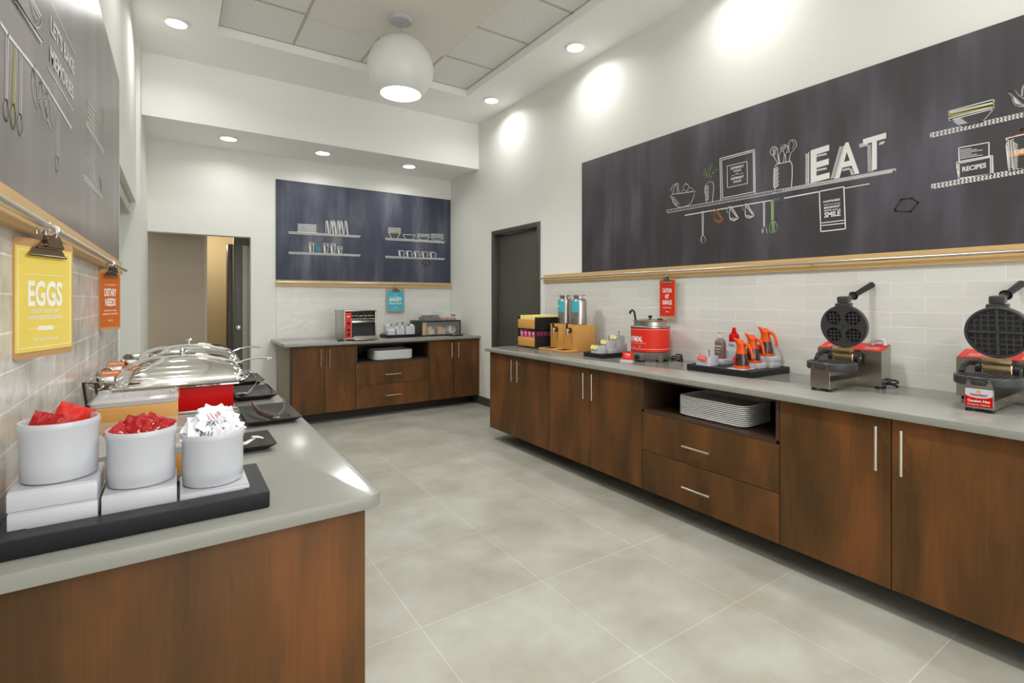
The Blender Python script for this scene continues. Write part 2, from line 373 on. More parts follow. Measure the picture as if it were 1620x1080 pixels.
# ============================================================ LIGHTS OF THE ROOM
m = MB(); m.lathe([(.072, .0), (.09, -.004), (.09, -.009), (.073, -.012), (.072, -.006)], 32, cap0=False, cap1=False)
m2 = MB(); m2.lathe([(.0725, -.004), (.001, -.0041)], 32, cap0=False)
def downlight(x, y, z, label, watts, group, first=[None]):
    if first[0] is None:
        t = thing('ceiling_downlight', label, 'ceiling light', (x, y, z), 0, group)
        obj('trim_ring', m, CEIL, t); obj('diffuser', m2, GLOW, t); first[0] = t
    else: t = dup(first[0], (x, y, z), None, label, group)
    L = bpy.data.lights.new('lamp', 'AREA'); L.energy = watts; L.shape = 'DISK'; L.size = .15; L.spread = radians(150); L.color = (1, .995, .985)
    o = bpy.data.objects.new('downlight_lamp', L); COL.objects.link(o); o.location = (x, y, z-.014)
dl = [((-.0, 4.93), 'round recessed downlight left of the ceiling coffer, near the left wall'),
      ((2.92, 4.88), 'far round downlight over the right wall, nearest the lower soffit'),
      ((2.92, 3.44), 'near round downlight over the right wall, level with the charcoal chalkboard end'),
      ((-.0, 3.45), None), ((-.0, 1.97), None), ((-.0, .49), None), ((2.92, 1.96), None), ((2.92, .48), None), ((2.92, -1.0), None), ((-.0, -1.0), None)]
DG = 'round downlights in the ceiling and soffit'
for (x, y), lb in dl:
    downlight(x, y, ZC-.0005, lb or 'round recessed downlight in the ceiling border, one of a row outside the photo', DOWN_W, DG)
for x, lb in ((.445, 'left one of the three downlights under the low soffit'), (1.373, 'middle one of the three downlights under the low soffit'), (2.40, 'right one of the three downlights under the low soffit')):
    downlight(x, 6.0, ZS-.0005, lb, SOFFIT_W, DG)
# globe pendant
PX, PY = 1.512, 3.96
t = thing('globe_pendant', 'white globe pendant lamp with open bright bottom hanging below the ceiling coffer', 'pendant lamp', (PX, PY, ZK-.02), 0, 'globe pendants')
m = MB(); m.lathe([(.002, -.001), (.092, -.001), (.092, -.03), (.085, -.036), (.002, -.036)], 32); obj('canopy', m, WHITEM, t)
m = MB(); m.cyl((0, 0, -.03), (0, 0, -.165), .003, 8); obj('cable', m, HAND, t)
zc, R = 3.19-(ZK-.02), .262
m = MB(); pr = []
for i in range(0, 19):
    a = pi/2 - i*(pi*.5+radians(51))/18
    pr.append((max(.012, R*cos(a)), zc+R*sin(a)))
m.lathe([(.012, pr[0][1]+.03)]+pr+[(r*.975, z+.001) for r, z in reversed(pr)], 48, cap1=False); obj('globe_shade', m, PEND, t)
m = MB(); m.lathe([(.160, zc-.198), (.001, zc-.1981)], 40, cap0=False); obj('diffuser', m, GLOW, t)
for k_, (lx, ly_) in enumerate(((PX, PY), (PX, PY-2.44), (PX, PY-4.88))):  # second and third pendants are unseen, added to light both walls evenly
    if k_: dup(t, (lx, ly_, ZK-.02), None, 'unseen white globe pendant nearer the lobby, added to even out the room light')
    L = bpy.data.lights.new('lamp', 'SPOT'); L.energy = PENDANT_W*4; L.spot_size = radians(160); L.spot_blend = 1; L.shadow_soft_size = .15
    o = bpy.data.objects.new('pendant_lamp', L); COL.objects.link(o); o.location = (lx, ly_, 3.19-.23)
# ============================================================ CABINETS AND WORKTOPS
HM = {}
def bar_handle(parent, x, z0, z1, vertical=True, label=None):
    m = MB(); r = .0055
    if vertical:
        m.cyl((x, -.032, z0), (x, -.032, z1), r, 10)
        for z in (z0+.03, z1-.03): m.cyl((x, -.032, z), (x, 0, z), .0045, 8)
    else:
        m.cyl((x+z0, -.032, z1), (x-z0, -.032, z1), r, 10)
        for q in (x+z0*.75, x-z0*.75): m.cyl((q, -.032, z1), (q, 0, z1), .0045, 8)
    obj('handle', m, HAND, parent)
G = .0018
def cabinet(label, cat, loc, rz, wd, depth, kind, group=None, ends=(0, 0), endmat=None, toe=.1, top=ZT-.032, zb=ZB, hx=.045):
    t = thing('base_cabinet', label, cat, loc, rz, group)
    th = .018; y0 = .021
    m = MB()
    m.box(0, th, y0, depth, zb, top-.0005); m.box(wd-th, wd, y0, depth, zb, top-.0005)
    m.box(th, wd-th, y0, depth, zb, zb+th); m.box(th, wd-th, depth-th, depth, zb+th, top-.0005)
    nz = .625
    if kind == 'drawers': m.box(th, wd-th, y0-.02, depth-th, nz-th, nz); m.box(th, wd-th, y0, depth-th, top-.02, top-.0005); m.box(0, th, 0, y0, nz, top-.0005); m.box(wd-th, wd, 0, y0, nz, top-.0005)
    obj('carcass', m, CARC if kind != 'drawers' else mat('dark_brown_carcass_wood', (62, 42, 27), .55, noise=.2, scale=4), t)
    m = MB(); m.box(.0, wd, toe, toe+.018, 0, zb); obj('toe_kick', m, TOE, t)
    if kind == 'pair':
        for i in (0, 1):
            a, b = (G, wd/2-G) if i == 0 else (wd/2+G, wd-G)
            m = MB(); m.box(a, b, 0, .02, zb, top-.006, .0012, seg=1); d = obj('door', m, WOOD, t)
            bar_handle(d, wd/2+(-hx if i == 0 else hx), .607, .793)
    if kind == 'drawers':
        zm = .366
        for a, b, hz in ((zb, zm-G, .235), (zm+G, nz-th-.002, .473)):
            m = MB(); m.box(G, wd-G, 0, .02, a, b, .0012, seg=1); d = obj('drawer', m, WOOD, t)
            bar_handle(d, wd/2-.02, .093, hz, False)
    return t
XF, YF, LF = 2.4636, 5.6425, .372
ry = [4.147, 3.222, 2.254, 1.36, .416, -.528, -1.472]
names = ['dark brown cabinet at the far end of the right counter under the packet rack',
 'dark brown cabinet just left of the open niche, under the red warmer',
 'dark brown cabinet with open niche and two drawers under the long right worktop',
 'two-door dark brown cabinet right of the drawers under the two waffle makers',
 'two-door dark brown cabinet nearest the viewer at the right edge', 'two-door dark brown cabinet beyond the right edge of the photo']
for i in range(6):
    cabinet(names[i], 'cabinet', (XF, ry[i]-(0 if i else 0), 0), -pi/2, ry[i]-ry[i+1]-.0006, XR-XF-.002, 'drawers' if i == 2 else 'pair', 'dark brown cabinets', toe=.3)
bx = [.988, 1.636, 2.517, 3.166]
bn = ['two-door dark brown cabinet at the left end of the back counter beside the passage',
      'dark brown cabinet with niche and two drawers in the middle of the back counter',
      'two-door dark brown cabinet at the right end of the back counter under the bakery case']
for i in range(3):
    c = cabinet(bn[i], 'cabinet', (bx[i], YF, 0), 0, bx[i+1]-bx[i]-.0006, YB-YF-.002, 'drawers' if i == 1 else 'pair', 'dark brown cabinets', toe=.17, zb=.112)
    if i == 0:
        m = MB(); m.box(-.026, -.001, .0, YB-YF-.002, .0, ZT-.033, .001); obj('end_panel', m, GREYP, c, 'warm grey laminate end panel')
        m = MB(); m.box(-.026, -.001, -.006, -.001, .0, ZT-.033); obj('edge_strip', m, CARC, c)
m = MB(); m.box(3.168, XR-.002, YF+.005, YF+.025, ZB, ZT-.033); tag(obj('filler_strip', m, WOOD), 'narrow brown filler strip between the back cabinets and the right wall', 'trim')
# left counter: its finished end faces the viewer
LY0, LY1 = 1.205, 3.76
ly = [LY0+.02, 2.07, 2.92, LY1-.02]
ln = ['near end cabinet of the left counter, plain brown end panel facing the viewer',
      'cabinet in the middle of the left counter under the near chafing dish, facing the aisle', 'cabinet at the far end of the left counter facing the aisle']
for i in range(3):
    c = cabinet(ln[i], 'cabinet', (LF, ly[i], 0), pi/2, ly[i+1]-ly[i]-.0006, LF-XL-.002, 'pair', 'dark brown cabinets', toe=.1)
    if i == 0:
        m = MB(); m.box(-.02, -.001, 0, LF-XL-.002, 0, ZT-.033, .001); obj('end_panel', m, WOOD, c, 'wide plain brown wood end panel')
def slab(name, label, poly, z0, z1, bev=.0025):
    bm = bmesh.new(); vs = [bm.verts.new((x, y, z0)) for x, y in poly]; f = bm.faces.new(vs)
    r = bmesh.ops.extrude_face_region(bm, geom=[f]); 
    for v in [g for g in r['geom'] if isinstance(g, bmesh.types.BMVert)]: v.co.z = z1
    bmesh.ops.recalc_face_normals(bm, faces=bm.faces)
    ed = [e for e in bm.edges if abs(e.verts[0].co.z-e.verts[1].co.z) < 1e-6]
    bmesh.ops.bevel(bm, geom=ed, offset=bev, segments=2, affect='EDGES', profile=.5)
    bm.verts.index_update(); m = MB(); m.add([v.co.copy() for v in bm.verts], [[v.index for v in f.verts] for f in bm.faces]); bm.free()
    return tag(obj(name, m, QUARTZ), label, 'worktop')
def corner(cx, cy, r, a0, a1, n=6): return [(cx+r*cos(a0+(a1-a0)*k/n), cy+r*sin(a0+(a1-a0)*k/n)) for k in range(n+1)]
W0 = ZT-.032
slab('worktop', 'long grey quartz worktop along the right wall with the waffle makers on it', [(XR-.009, YN+1.2), (XR-.009, 4.2), *corner(XF-.03+.012, 4.2-.012, .012, pi/2, pi), (XF-.03, YN+1.2)][::-1], W0, ZT)
slab('worktop', 'short grey quartz worktop on the back cabinets with the toaster on it', [(XR-.003, YF-.03), (XR-.003, YB-.009), (.905, YB-.009), *corner(.905+.006, YF-.03+.006, .006, pi, 1.5*pi)], W0, ZT)
slab('worktop', 'near left grey quartz worktop with rounded corner carrying the chafing dishes', [(XL+.009, LY0-.022), *corner(.408-.03, LY0-.022+.03, .03, -pi/2, 0, 8), *corner(.408-.012, LY1-.012, .012, 0, pi/2), (XL+.009, LY1)], W0, ZT)

# ============================================================ CHALKBOARDS, RAILS AND THEIR DRAWINGS
MAPF = {'r': on_r, 'l': on_l, 'b': on_b}
class Draw:
    """strokes and lettering given where they were seen, laid on the plane of their wall"""
    def __init__(s, parent, wall, crop, sc, off=.0005):
        s.p = parent; s.w = wall; s.c = crop; s.s = sc; s.off = off
        o = parent.location; s.o = {'r': (-o.y, o.z), 'l': (o.y, o.z), 'b': (o.x, o.z)}[wall]; s.mb = MB()
        s.y0 = 0
    def m(s, p):
        q = MAPF[s.w](s.c[0]+p[0]/s.s, s.c[1]+p[1]/s.s); return (q[0]-s.o[0], q[1]-s.o[1])
    def seg(s, a, b, w):
        dx, dz = b[0]-a[0], b[1]-a[1]; L = math.hypot(dx, dz) or 1e-6; nx, nz = -dz/L*w/2, dx/L*w/2; ex, ez = dx/L*w*.3, dz/L*w*.3
        y = -s.off; e = -s.off-.0006
        P = [(a[0]+nx-ex, a[1]+nz-ez), (a[0]-nx-ex, a[1]-nz-ez), (b[0]-nx+ex, b[1]-nz+ez), (b[0]+nx+ex, b[1]+nz+ez)]
        s.mb.add([(x, e, z) for x, z in P], [(0, 1, 2, 3)])
    def line(s, pts, w=.006, closed=False, smooth=False):
        q = [s.m(p) for p in pts]
        if closed: q.append(q[0])
        if smooth and len(q) > 2:
            r = []
            for i in range(len(q)-1):
                p0 = q[i-1] if i else (q[-2] if closed else q[0]); p1 = q[i]; p2 = q[i+1]; p3 = q[i+2] if i+2 < len(q) else (q[1] if closed else q[-1])
                for k in range(5):
                    t = k/5; r.append(tuple(.5*(2*b+(c-a)*t+(2*a-5*b+4*c-d)*t*t+(3*b-a-3*c+d)*t**3) for a, b, c, d in zip(p0, p1, p2, p3)))
            q = r+[q[-1]]
        for a, b in zip(q, q[1:]): s.seg(a, b, w)
        return s
    def hatch(s, a, b, c, d, n, w=.005, slant=1.0):
        """between the lines a-b (upper) and c-d (lower)"""
        L = lambda p, q, t: (p[0]+(q[0]-p[0])*t, p[1]+(q[1]-p[1])*t)
        for i in range(n):
            t = (i+.2)/n; s.line([L(a, b, min(1, t+slant/n)), L(c, d, t)], w)
        return s
    def shelf(s, a, b, c, d, n, w=.005): s.line([a, b], w); s.line([c, d], w); s.line([a, c], w); return s.hatch(a, b, c, d, n, w)
    def text(s, t, bl, br, tl, bold=.02, off=.0011):
        x0, z0 = s.m(bl); x1, z1 = s.m(br); xt, zt = s.m(tl)
        put_text(s.mb, t, x0, z0, x1-x0, zt-z0, y=-s.off-off, bold=bold, shear=z1-z0); return s
    def poly(s, pts):
        q = [s.m(p) for p in pts]; s.mb.add([(x, -s.off-.0004, z) for x, z in q], [tuple(range(len(q)))]); return s
    def done(s, m, label=None, name='chalk_drawing'): o = obj(name, s.mb, m, s.p, label); s.mb = MB(); return o

# ---- right wall
rb = thing('chalkboard', 'long charcoal chalkboard on the right wall lettered EAT', 'chalkboard', (XR-.012, 3.663, 1.577), RZ['r'])
BL = 3.663+1.2
m = MB(); m.box(0, BL, 0, .0115, 0, 1.037, .001); obj('board', m, CHALK_R, rb)
D = Draw(rb, 'r', (1040, 180), 4.91)
D.shelf((72, 748), (982, 580), (78, 770), (982, 606), 48, .0028); D.line([(215, 788), (982, 655)], .007)
D.done(WCH, 'white hatched shelf and hanging rail drawn in chalk')
D.line([(100, 645), (120, 625), (200, 615), (290, 600), (303, 597), (290, 610), (285, 640), (262, 690), (235, 712), (180, 725), (150, 715), (125, 690), (112, 655), (100, 645)], .005, smooth=True)
D.line([(105, 600), (120, 560), (160, 540), (165, 590), (178, 618)], .004, smooth=True); D.line([(120, 620), (130, 575), (150, 550), (155, 615)], .004, smooth=True)
D.line([(188, 605), (205, 588), (225, 605)], .004, smooth=True); D.line([(205, 580), (200, 565), (222, 548), (245, 560), (238, 590), (225, 600)], .004, smooth=True); D.line([(218, 550), (222, 538), (230, 545)], .004)
D.line([(235, 600), (240, 578), (262, 574), (278, 590)], .004, smooth=True)
for k in range(7): D.line([(112+k*5, 650+k*9), (130+k*7, 645+k*9)], .003)
D.done(WCH, 'chalk drawing of a fruit bowl')
D.line([(378, 545), (395, 533), (425, 530), (438, 560), (434, 620), (428, 680)], .005, smooth=True); D.line([(378, 545), (368, 590), (376, 640), (380, 688)], .005, smooth=True)
for k in range(11): D.line([(374, 560+k*11), (396+(k % 3)*3, 556+k*11)], .004)
D.done(WCH, 'chalk drawing of a vase')
D.line([(405, 530), (403, 500), (412, 450), (418, 420)], .004, smooth=True)
for (x, y, dx, dy) in ((418, 400, 6, -28), (445, 445, 26, -18), (370, 440, -10, -22), (370, 470, -24, -6), (385, 488, -18, 8), (430, 470, 20, -14), (398, 440, -6, -24), (440, 475, 16, -4)):
    D.line([(x-dx*.6, y-dy*.6), (x-dy*.28, y+dx*.28), (x+dx*.7, y+dy*.7), (x+dy*.28, y-dx*.28)], .0035, True, True); D.line([(x-dx*.6, y-dy*.6), (405, 505)], .003)
D.done(GCH, 'green chalk leaves')
D.line([(487, 348), (755, 278), (760, 618)], .006); D.line([(487, 348), (494, 668)], .006); D.line([(499, 360), (744, 294), (750, 606), (508, 654), (499, 360)], .005); D.line([(543, 406), (697, 370), (700, 540), (545, 573)], .004, True)
D.done(WCH, 'chalk drawing of a picture frame')
for t, a, b, tp in (('DIFFERENT', (570, 436), (672, 412), (570, 418)), ('YOLKS', (590, 456), (652, 442), (590, 440)), ('FOR', (608, 474), (634, 468), (608, 464)), ('DIFFERENT', (572, 517), (674, 493), (572, 499)), ('FOLKS', (592, 539), (654, 525), (592, 522))):
    D.text(t, a, b, tp, .03)
D.line([(575, 483), (600, 477)], .003); D.line([(642, 467), (668, 460)], .003)
D.done(WCH, None, 'lettering')
for x, y, l in ((352, 755, 190), (828, 678, 200)):
    D.line([(x-4, y), (x-2, y+l)], .004); D.line([(x+6, y), (x+5, y+l)], .004)
    D.line([(x-1, y+l), (x-15, y+l+25), (x-8, y+l+55), (x+8, y+l+58), (x+22, y+l+45), (x+18, y+l+15)], .005, True, True); D.line([(x-6, y+l+18), (x-4, y+l+42)], .003)
    D.done(WCH, 'chalk drawing of a hanging spoon')
def cup(x, y, s=1.0):
    P = lambda a, b: (x+a*s, y+b*s)
    D.line([P(0, 0), P(18, -8), P(62, 62), P(66, 72), P(34, 92), P(4, 84), P(-2, 60)], .005, True); D.line([P(12, 8), P(54, 64)], .004)
    D.line([P(0, 32), P(-22, 24), P(-20, 0), P(0, -20), P(10, -14), P(6, 8), P(-6, 30)], .004, True, True)
    for k in range(5): D.line([P(2+k*9, 76+k*2), P(12+k*11, 68+k*1.5)], .003)
for c_ in ((563, 738), (685, 718)): cup(*c_); D.done(WCH, 'chalk drawing of a hanging cup')
cup(446, 754, .98); D.done(OCH, 'orange chalk drawing of a hanging cup')
D.line([(884, 668), (888, 828)], .004); D.line([(902, 668), (902, 828)], .004); D.line([(893, 668), (895, 828)], .005)
D.line([(890, 830), (872, 875), (874, 912), (900, 922), (926, 905), (930, 870), (906, 830)], .005, True, True); D.line([(894, 832), (890, 915)], .003); D.line([(902, 832), (912, 915)], .003); D.line([(898, 832), (900, 920)], .003)
D.done(GCH, 'green chalk drawing of a whisk')
D = Draw(rb, 'r', (1200, 180), 4.908)
D.shelf((118, 597), (1062, 425), (118, 617), (1035, 455), 46, .0045); D.line([(1062, 425), (1066, 442)], .004)
D.line([(118, 670), (478, 603)], .007); D.line([(668, 578), (860, 543)], .005); D.done(WCH, 'white hatched shelf and rail drawn in chalk')
D.line([(122, 420), (118, 560), (130, 585)], .005); D.line([(130, 405), (145, 390), (248, 368), (262, 400), (262, 480), (256, 565)], .005)
for k in range(16): D.line([(124, 424+k*10), (150+(k % 3)*4, 412+k*10)], .004)
D.line([(150, 385), (118, 330), (92, 305), (100, 265), (125, 255), (148, 275), (150, 320), (160, 385)], .0045, False, True); D.line([(125, 258), (120, 320)], .003); D.line([(110, 265), (118, 320)], .003); D.line([(138, 265), (126, 322)], .003)
D.line([(172, 290), (180, 250), (205, 240), (228, 255), (222, 290), (205, 320)], .0045, False, True); D.line([(185, 290), (220, 250)], .004); D.line([(178, 275), (208, 245)], .004)
D.line([(238, 300), (236, 230), (262, 202), (290, 215), (294, 250), (270, 285), (250, 310), (238, 365)], .005, False, True); D.line([(262, 212), (278, 235), (262, 270)], .003, False, True)
D.line([(165, 385), (160, 320), (180, 292), (200, 305), (196, 380)], .004, False, True); D.line([(215, 375), (212, 310), (238, 300)], .004, False, True)
D.done(WCH, 'chalk drawing of a jar of kitchen tools')
D.text('E', (405, 540), (553, 500), (405, 285), .02); D.done(WCH, 'large solid white letter E', 'lettering'); D.text('A', (595, 505), (785, 462), (640, 238), .015); D.done(WCH, 'large solid white letter A', 'lettering'); D.text('T', (812, 456), (992, 412), (812, 198), .015)
D.done(WCH, 'large solid white letter T', 'lettering')
D.hatch((366, 305), (366, 548), (384, 312), (384, 540), 34, .0028, .6); D.line([(390, 300), (390, 542)], .005)
D.hatch((436, 338), (528, 318), (436, 326), (530, 304), 16, .0028); D.hatch((436, 448), (530, 430), (436, 436), (530, 416), 16, .0028)
D.hatch((632, 250), (560, 505), (650, 256), (580, 500), 34, .0028, .6); D.line([(662, 250), (588, 505)], .005); D.hatch((650, 430), (708, 418), (650, 445), (708, 432), 8, .0028); D.hatch((722, 420), (742, 470), (706, 430), (722, 478), 8, .0028)
D.hatch((778, 235), (850, 222), (785, 262), (850, 245), 10, .0028); D.hatch((846, 240), (850, 450), (872, 240), (878, 452), 24, .0028, .6); D.line([(886, 240), (886, 445)], .005); D.hatch((936, 222), (980, 212), (936, 242), (974, 232), 6, .0028)
D.done(WCH, 'hatched chalk shadows beside the large letters')
D.line([(473, 602), (663, 566), (676, 892), (484, 914)], .006, True); D.line([(480, 848), (672, 825)], .005); D.line([(482, 868), (672, 848)], .005)
D.done(WCH, 'chalk drawing of a hanging tea towel')
for t, a, b, tp in (('HAPPINESS', (506, 692), (634, 672), (506, 676)), ('IS', (564, 705), (578, 702), (564, 696)), ('BREAKFAST', (510, 740), (635, 722), (510, 722)), ('SERVED WITH A', (510, 759), (638, 743), (510, 748)), ('SMILE', (512, 808), (638, 790), (512, 766))):
    D.text(t, a, b, tp, .03)
D.line([(508, 708), (556, 701)], .003); D.line([(588, 698), (636, 690)], .003)
D.done(WCH, None, 'lettering')
D = Draw(rb, 'r', (1440, 100), 4.155)
D.shelf((134, 462), (1500, 158), (136, 487), (1500, 180), 52, .006); D.shelf((142, 798), (1500, 560), (145, 822), (1500, 588), 52, .006)
D.done(WCH, 'two white hatched shelves drawn in chalk')
D.line([(250, 318), (540, 240), (553, 245), (548, 258), (258, 325)], .005, True); D.line([(252, 362), (540, 290)], .005); D.line([(258, 375), (545, 300)], .004)
D.line([(258, 368), (280, 375), (318, 405), (352, 411), (455, 390), (482, 375), (520, 335), (552, 292)], .005, False, True)
for k in range(6): D.line([(285+k*8, 375+k*5), (335+k*8, 362+k*6)], .003)
D.done(WCH, 'chalk drawing of stacked bowls')
D.line([(252, 335), (545, 265), (552, 272), (545, 285), (256, 347)], .004, True); D.done(YCH, 'yellow chalk rim of a bowl')
D.line([(640, 190), (660, 178), (690, 185), (715, 210), (745, 230)], .006, False, True); D.line([(640, 190), (668, 215), (680, 255), (705, 280), (760, 285), (860, 262), (930, 220), (950, 150), (900, 100), (800, 110), (745, 150), (735, 210)], .006, False, True)
for k in range(7): D.line([(672+k*10, 212+k*9), (690+k*10, 262+k*3)], .004)
D.done(WCH, 'chalk drawing of a teapot')
D.line([(320, 760), (310, 700), (306, 650), (540, 607), (544, 730)], .005); D.line([(320, 658), (528, 617), (530, 728), (322, 757)], .0045, True); D.line([(322, 642), (320, 556), (518, 520), (518, 606)], .0045)
for k in range(6): D.line([(330, 572+k*11), (400+(k*37) % 110, 560-((k*37) % 110)*.17+k*11)], .0028)
D.done(WCH, 'chalk drawing of a recipe box'); D.text('RECIPES', (343, 714), (500, 686), (343, 682), .03); D.done(WCH, None, 'lettering')
D.line([(628, 495), (800, 455), (1000, 410)], .005); D.line([(628, 495), (640, 510), (632, 540), (648, 690), (660, 710), (1040, 640)], .005, False)
for k in range(14): D.line([(636+k*1.5, 515+k*13), (680, 500+k*14)], .0035); D.line([(645, 505+k*13), (705, 535+k*13)], .003)
D.done(WCH, 'chalk drawing of a cookie jar'); D.line([(660, 483), (735, 458), (725, 440), (745, 430), (800, 420), (900, 400)], .005, False, True); D.done(OCH, 'orange chalk jar lid')
D.poly([(640, 578), (1000, 512), (1000, 556), (644, 620)]); D.done(OBAND, 'orange band across the drawn jar'); D.text('DELICIOUS', (688, 602), (960, 552), (688, 573), .03, off=.0014); D.done(WCH, None, 'lettering')
D = Draw(rb, 'r', (1200, 180), 4.908); D.line([(1058, 742), (1110, 665), (1190, 655), (1240, 690), (1180, 760), (1066, 758)], .010, True); D.done(DCH, 'dark hexagon outline')
# rail
def hook_rail(wall, label, loc, wd, z1, rail_x0, rail_x1, rail_z, rail_off=.05, seams=()):
    t = thing('hook_rail', label, 'rail', loc, RZ[wall])
    xs = [0]+list(seams)+[wd]
    for a, b in zip(xs, xs[1:]):
        m = MB(); m.box(a+.0006, b-.0006, -.012, .011, 0, z1, .0015, seg=1); m.box(a+.0006, b-.0006, -.018, -.0121, .0, z1*.34, .001, seg=1); obj('backing_board', m, RAILW, t)
    m = MB(); m.tube([(rail_x0, -rail_off, rail_z), (rail_x1, -rail_off, rail_z)], .0085, 12); obj('tube', m, HAND, t)
    x = rail_x0+.12
    while x < rail_x1:
        m = MB(); m.cyl((x, -.012, rail_z-.0), (x, -rail_off, rail_z), .006, 8); m.cyl((x-.012, -rail_off, rail_z), (x+.012, -rail_off, rail_z), .0115, 12); obj('bracket', m, HAND, t); x += 1.30
    return t
hook_rail('r', 'long pale wood hook rail with steel tube under the charcoal chalkboard', (XR-.012, 4.251, 1.497), 4.251+1.2, .079, -.02, 5.4, .043, seams=(4.251-1.52,))
# ---- back wall
bb = thing('chalkboard', 'small blue-grey chalkboard above the back counter with drawn crockery shelves', 'chalkboard', (.955, YB-.012, 1.55), 0)
m = MB(); m.box(0, 2.235, 0, .0115, 0, 1.165, .001); obj('board', m, CHALK_B, bb)
D = Draw(bb, 'b', (420, 270), 4.765)
for a, b, c, d in (((176, 458), (718, 490), (178, 472), (708, 502)), ((176, 611), (718, 633), (178, 624), (708, 644)), ((905, 506), (1352, 534), (907, 519), (1345, 545)), ((905, 643), (1352, 661), (907, 655), (1345, 670))):
    D.shelf(a, b, c, d, 46, .006); D.done(WCH, 'white hatched shelf drawn in chalk')
for k in range(7): D.line([(242+(k % 2)*5, 402+k*9.3), (384-(k % 2)*5, 409+k*9.3)], .007)
D.done(WCH, 'chalk drawing of stacked plates')
for x in (456, 490, 510, 542, 565, 598):
    D.line([(x, 470), (x, 380), (x+8, 375), (x+14, 385), (x+26, 484)], .006); D.line([(x+8, 385), (x+20, 480)], .008); D.done(WCH, 'chalk drawing of a plate standing on edge')
def glass(x, y0, y1, w=36):
    D.line([(x, y0), (x+w, y0+2), (x+w-6, y1+3), (x+5, y1), (x, y0)], .006); D.line([(x, y0+14), (x+w, y0+16)], .006); D.line([(x+8, y0+24), (x+11, y1-2)], .016)
for x, y, y1_, w_ in ((329, 543, 618, 36), (438, 548, 618, 36), (491, 550, 618, 36), (544, 572, 622, 34)): glass(x, y, y1_, w_); D.done(WCH, 'chalk drawing of a tumbler')
glass(383, 553, 614, 32); D.line([(404, 570), (402, 612)], .02); D.done(TCH, 'teal chalk drawing of a tumbler')
for x, y, n in ((925, 430, 4), (1036, 480, 1), (1143, 476, 3), (1247, 476, 4)):
    for k in range(n): D.line([(x, y+k*9), (x+94, y+4+k*9)], .006)
    yb = 508 if x < 1000 else 520; y2 = y+n*9-6
    D.line([(x+2, y2+3), (x+26, yb), (x+68, yb+3), (x+92, y2+6)], .006); D.done(WCH, 'chalk drawing of bowls')
D.line([(925, 466), (1018, 470)], .007); D.done(YCH, 'yellow chalk bowl rim')
for i in range(5):
    x, y = 1002+i*59, 601+i*3
    D.line([(x, y), (x+42, y+3), (x+38, y+47), (x+8, y+44)], .006, True); D.line([(x+9, y+8), (x+12, y+40)], .014); D.line([(x+42, y+10), (x+52, y+12), (x+46, y+36), (x+38, y+38)], .007, False, True); D.done(WCH, 'chalk drawing of a mug')
D.line([(1178, 695), (1196, 676), (1228, 676), (1242, 695), (1210, 718)], .009, True); D.done(DCH, 'dark hexagon outline')
hook_rail('b', 'short pale wood hook rail with steel tube under the blue-grey chalkboard', (.955, YB-.012, 1.475), 2.235, .074, 0, 2.22, .048, .035, seams=(1.21,))
# ---- left wall
lb = thing('chalkboard', "chalkboard on the left wall, sheen painted into its grey, lettered LET'S BAKE MEMORIES", 'chalkboard', (XL+.012, -1.2, 1.541), RZ['l'])
LBL = 3.79+1.2
m = MB(); m.box(0, LBL, 0, .0115, 0, 1.067, .001); obj('board', m, CHALK_L, lb)
D = Draw(lb, 'l', (0, 0), 3.27)
D.shelf((40, -70), (218, 208), (20, -60), (208, 226), 30, .006); D.line([(0, 118), (40, 180), (200, 385), (368, 662)], .008); D.done(WCH, 'chalk shelf and hanging rail')
D.line([(150, 0), (165, 60), (185, 110), (175, 140), (200, 140), (212, 112), (212, 60)], .005, False, True); D.line([(150, -30), (212, 85)], .006); D.line([(150, -10), (205, 95)], .004); D.done(WCH, 'chalk drawing of a bowl')
for x, y, l in ((32, 175, 340), (105, 270, 320), (298, 600, 210)):
    D.line([(x-4, y), (x-6, y+l)], .004); D.line([(x+6, y), (x+2, y+l)], .004); k = .75 if x > 200 else 1
    D.line([(x-4, y+l), (x-16*k, y+l+50*k), (x-10*k, y+l+95*k), (x+2, y+l+112*k), (x+12*k, y+l+80*k), (x+4*k, y+l+20*k)], .005, True, True)
    D.done(WCH, 'chalk drawing of a hanging spoon')
D.line([(72, 235), (64, 540)], .004); D.line([(80, 240), (72, 540)], .004); D.line([(66, 540), (52, 600), (56, 640), (68, 667), (78, 640), (78, 590), (70, 545)], .005, True, True); D.done(YCH, 'yellow chalk spoon')
for x, y in ((182, 370), (222, 430), (254, 485)):
    D.line([(x-16, y), (x-18, y+80), (x-5, y+150), (x+14, y+190), (x+18, y+165), (x+2, y+60), (x-8, y+10)], .005, True, True); D.line([(x-12, y), (x-8, y-30), (x, y-25), (x-4, y+20)], .004, False, True)
    D.done(WCH, 'chalk drawing of a hanging cup')
D.text("LET'S BAKE", (258, 165), (380, 390), (258, 72), .02); D.text('MEMORIES', (256, 320), (376, 520), (256, 228), .02); D.line([(248, 352), (376, 570)], .004); D.line([(268, 20), (388, 285)], .004); D.done(WCH, None, 'lettering')
D.shelf((442, 625), (537, 782), (443, 645), (536, 796), 20, .005); D.shelf((432, 903), (528, 1015), (434, 925), (528, 1032), 20, .005)
for k in range(5): D.line([(452, 520+k*26), (490, 580+k*24)], .005)
for x in (500, 508): D.line([(x, 545), (x+2, 720)], .005)
D.line([(526, 620), (524, 760)], .004)
D.line([(450, 815), (462, 850), (470, 925)], .005); D.line([(450, 815), (448, 900)], .005); D.line([(470, 830), (498, 930)], .005); D.line([(478, 900), (500, 960)], .006); D.line([(514, 915), (526, 990)], .006, True)
D.done(WCH, 'faint chalk shelves with crockery')
D.line([(532, 570), (538, 620), (530, 640), (528, 600)], .004, True, True); D.done(GCH, 'green chalk leaf')
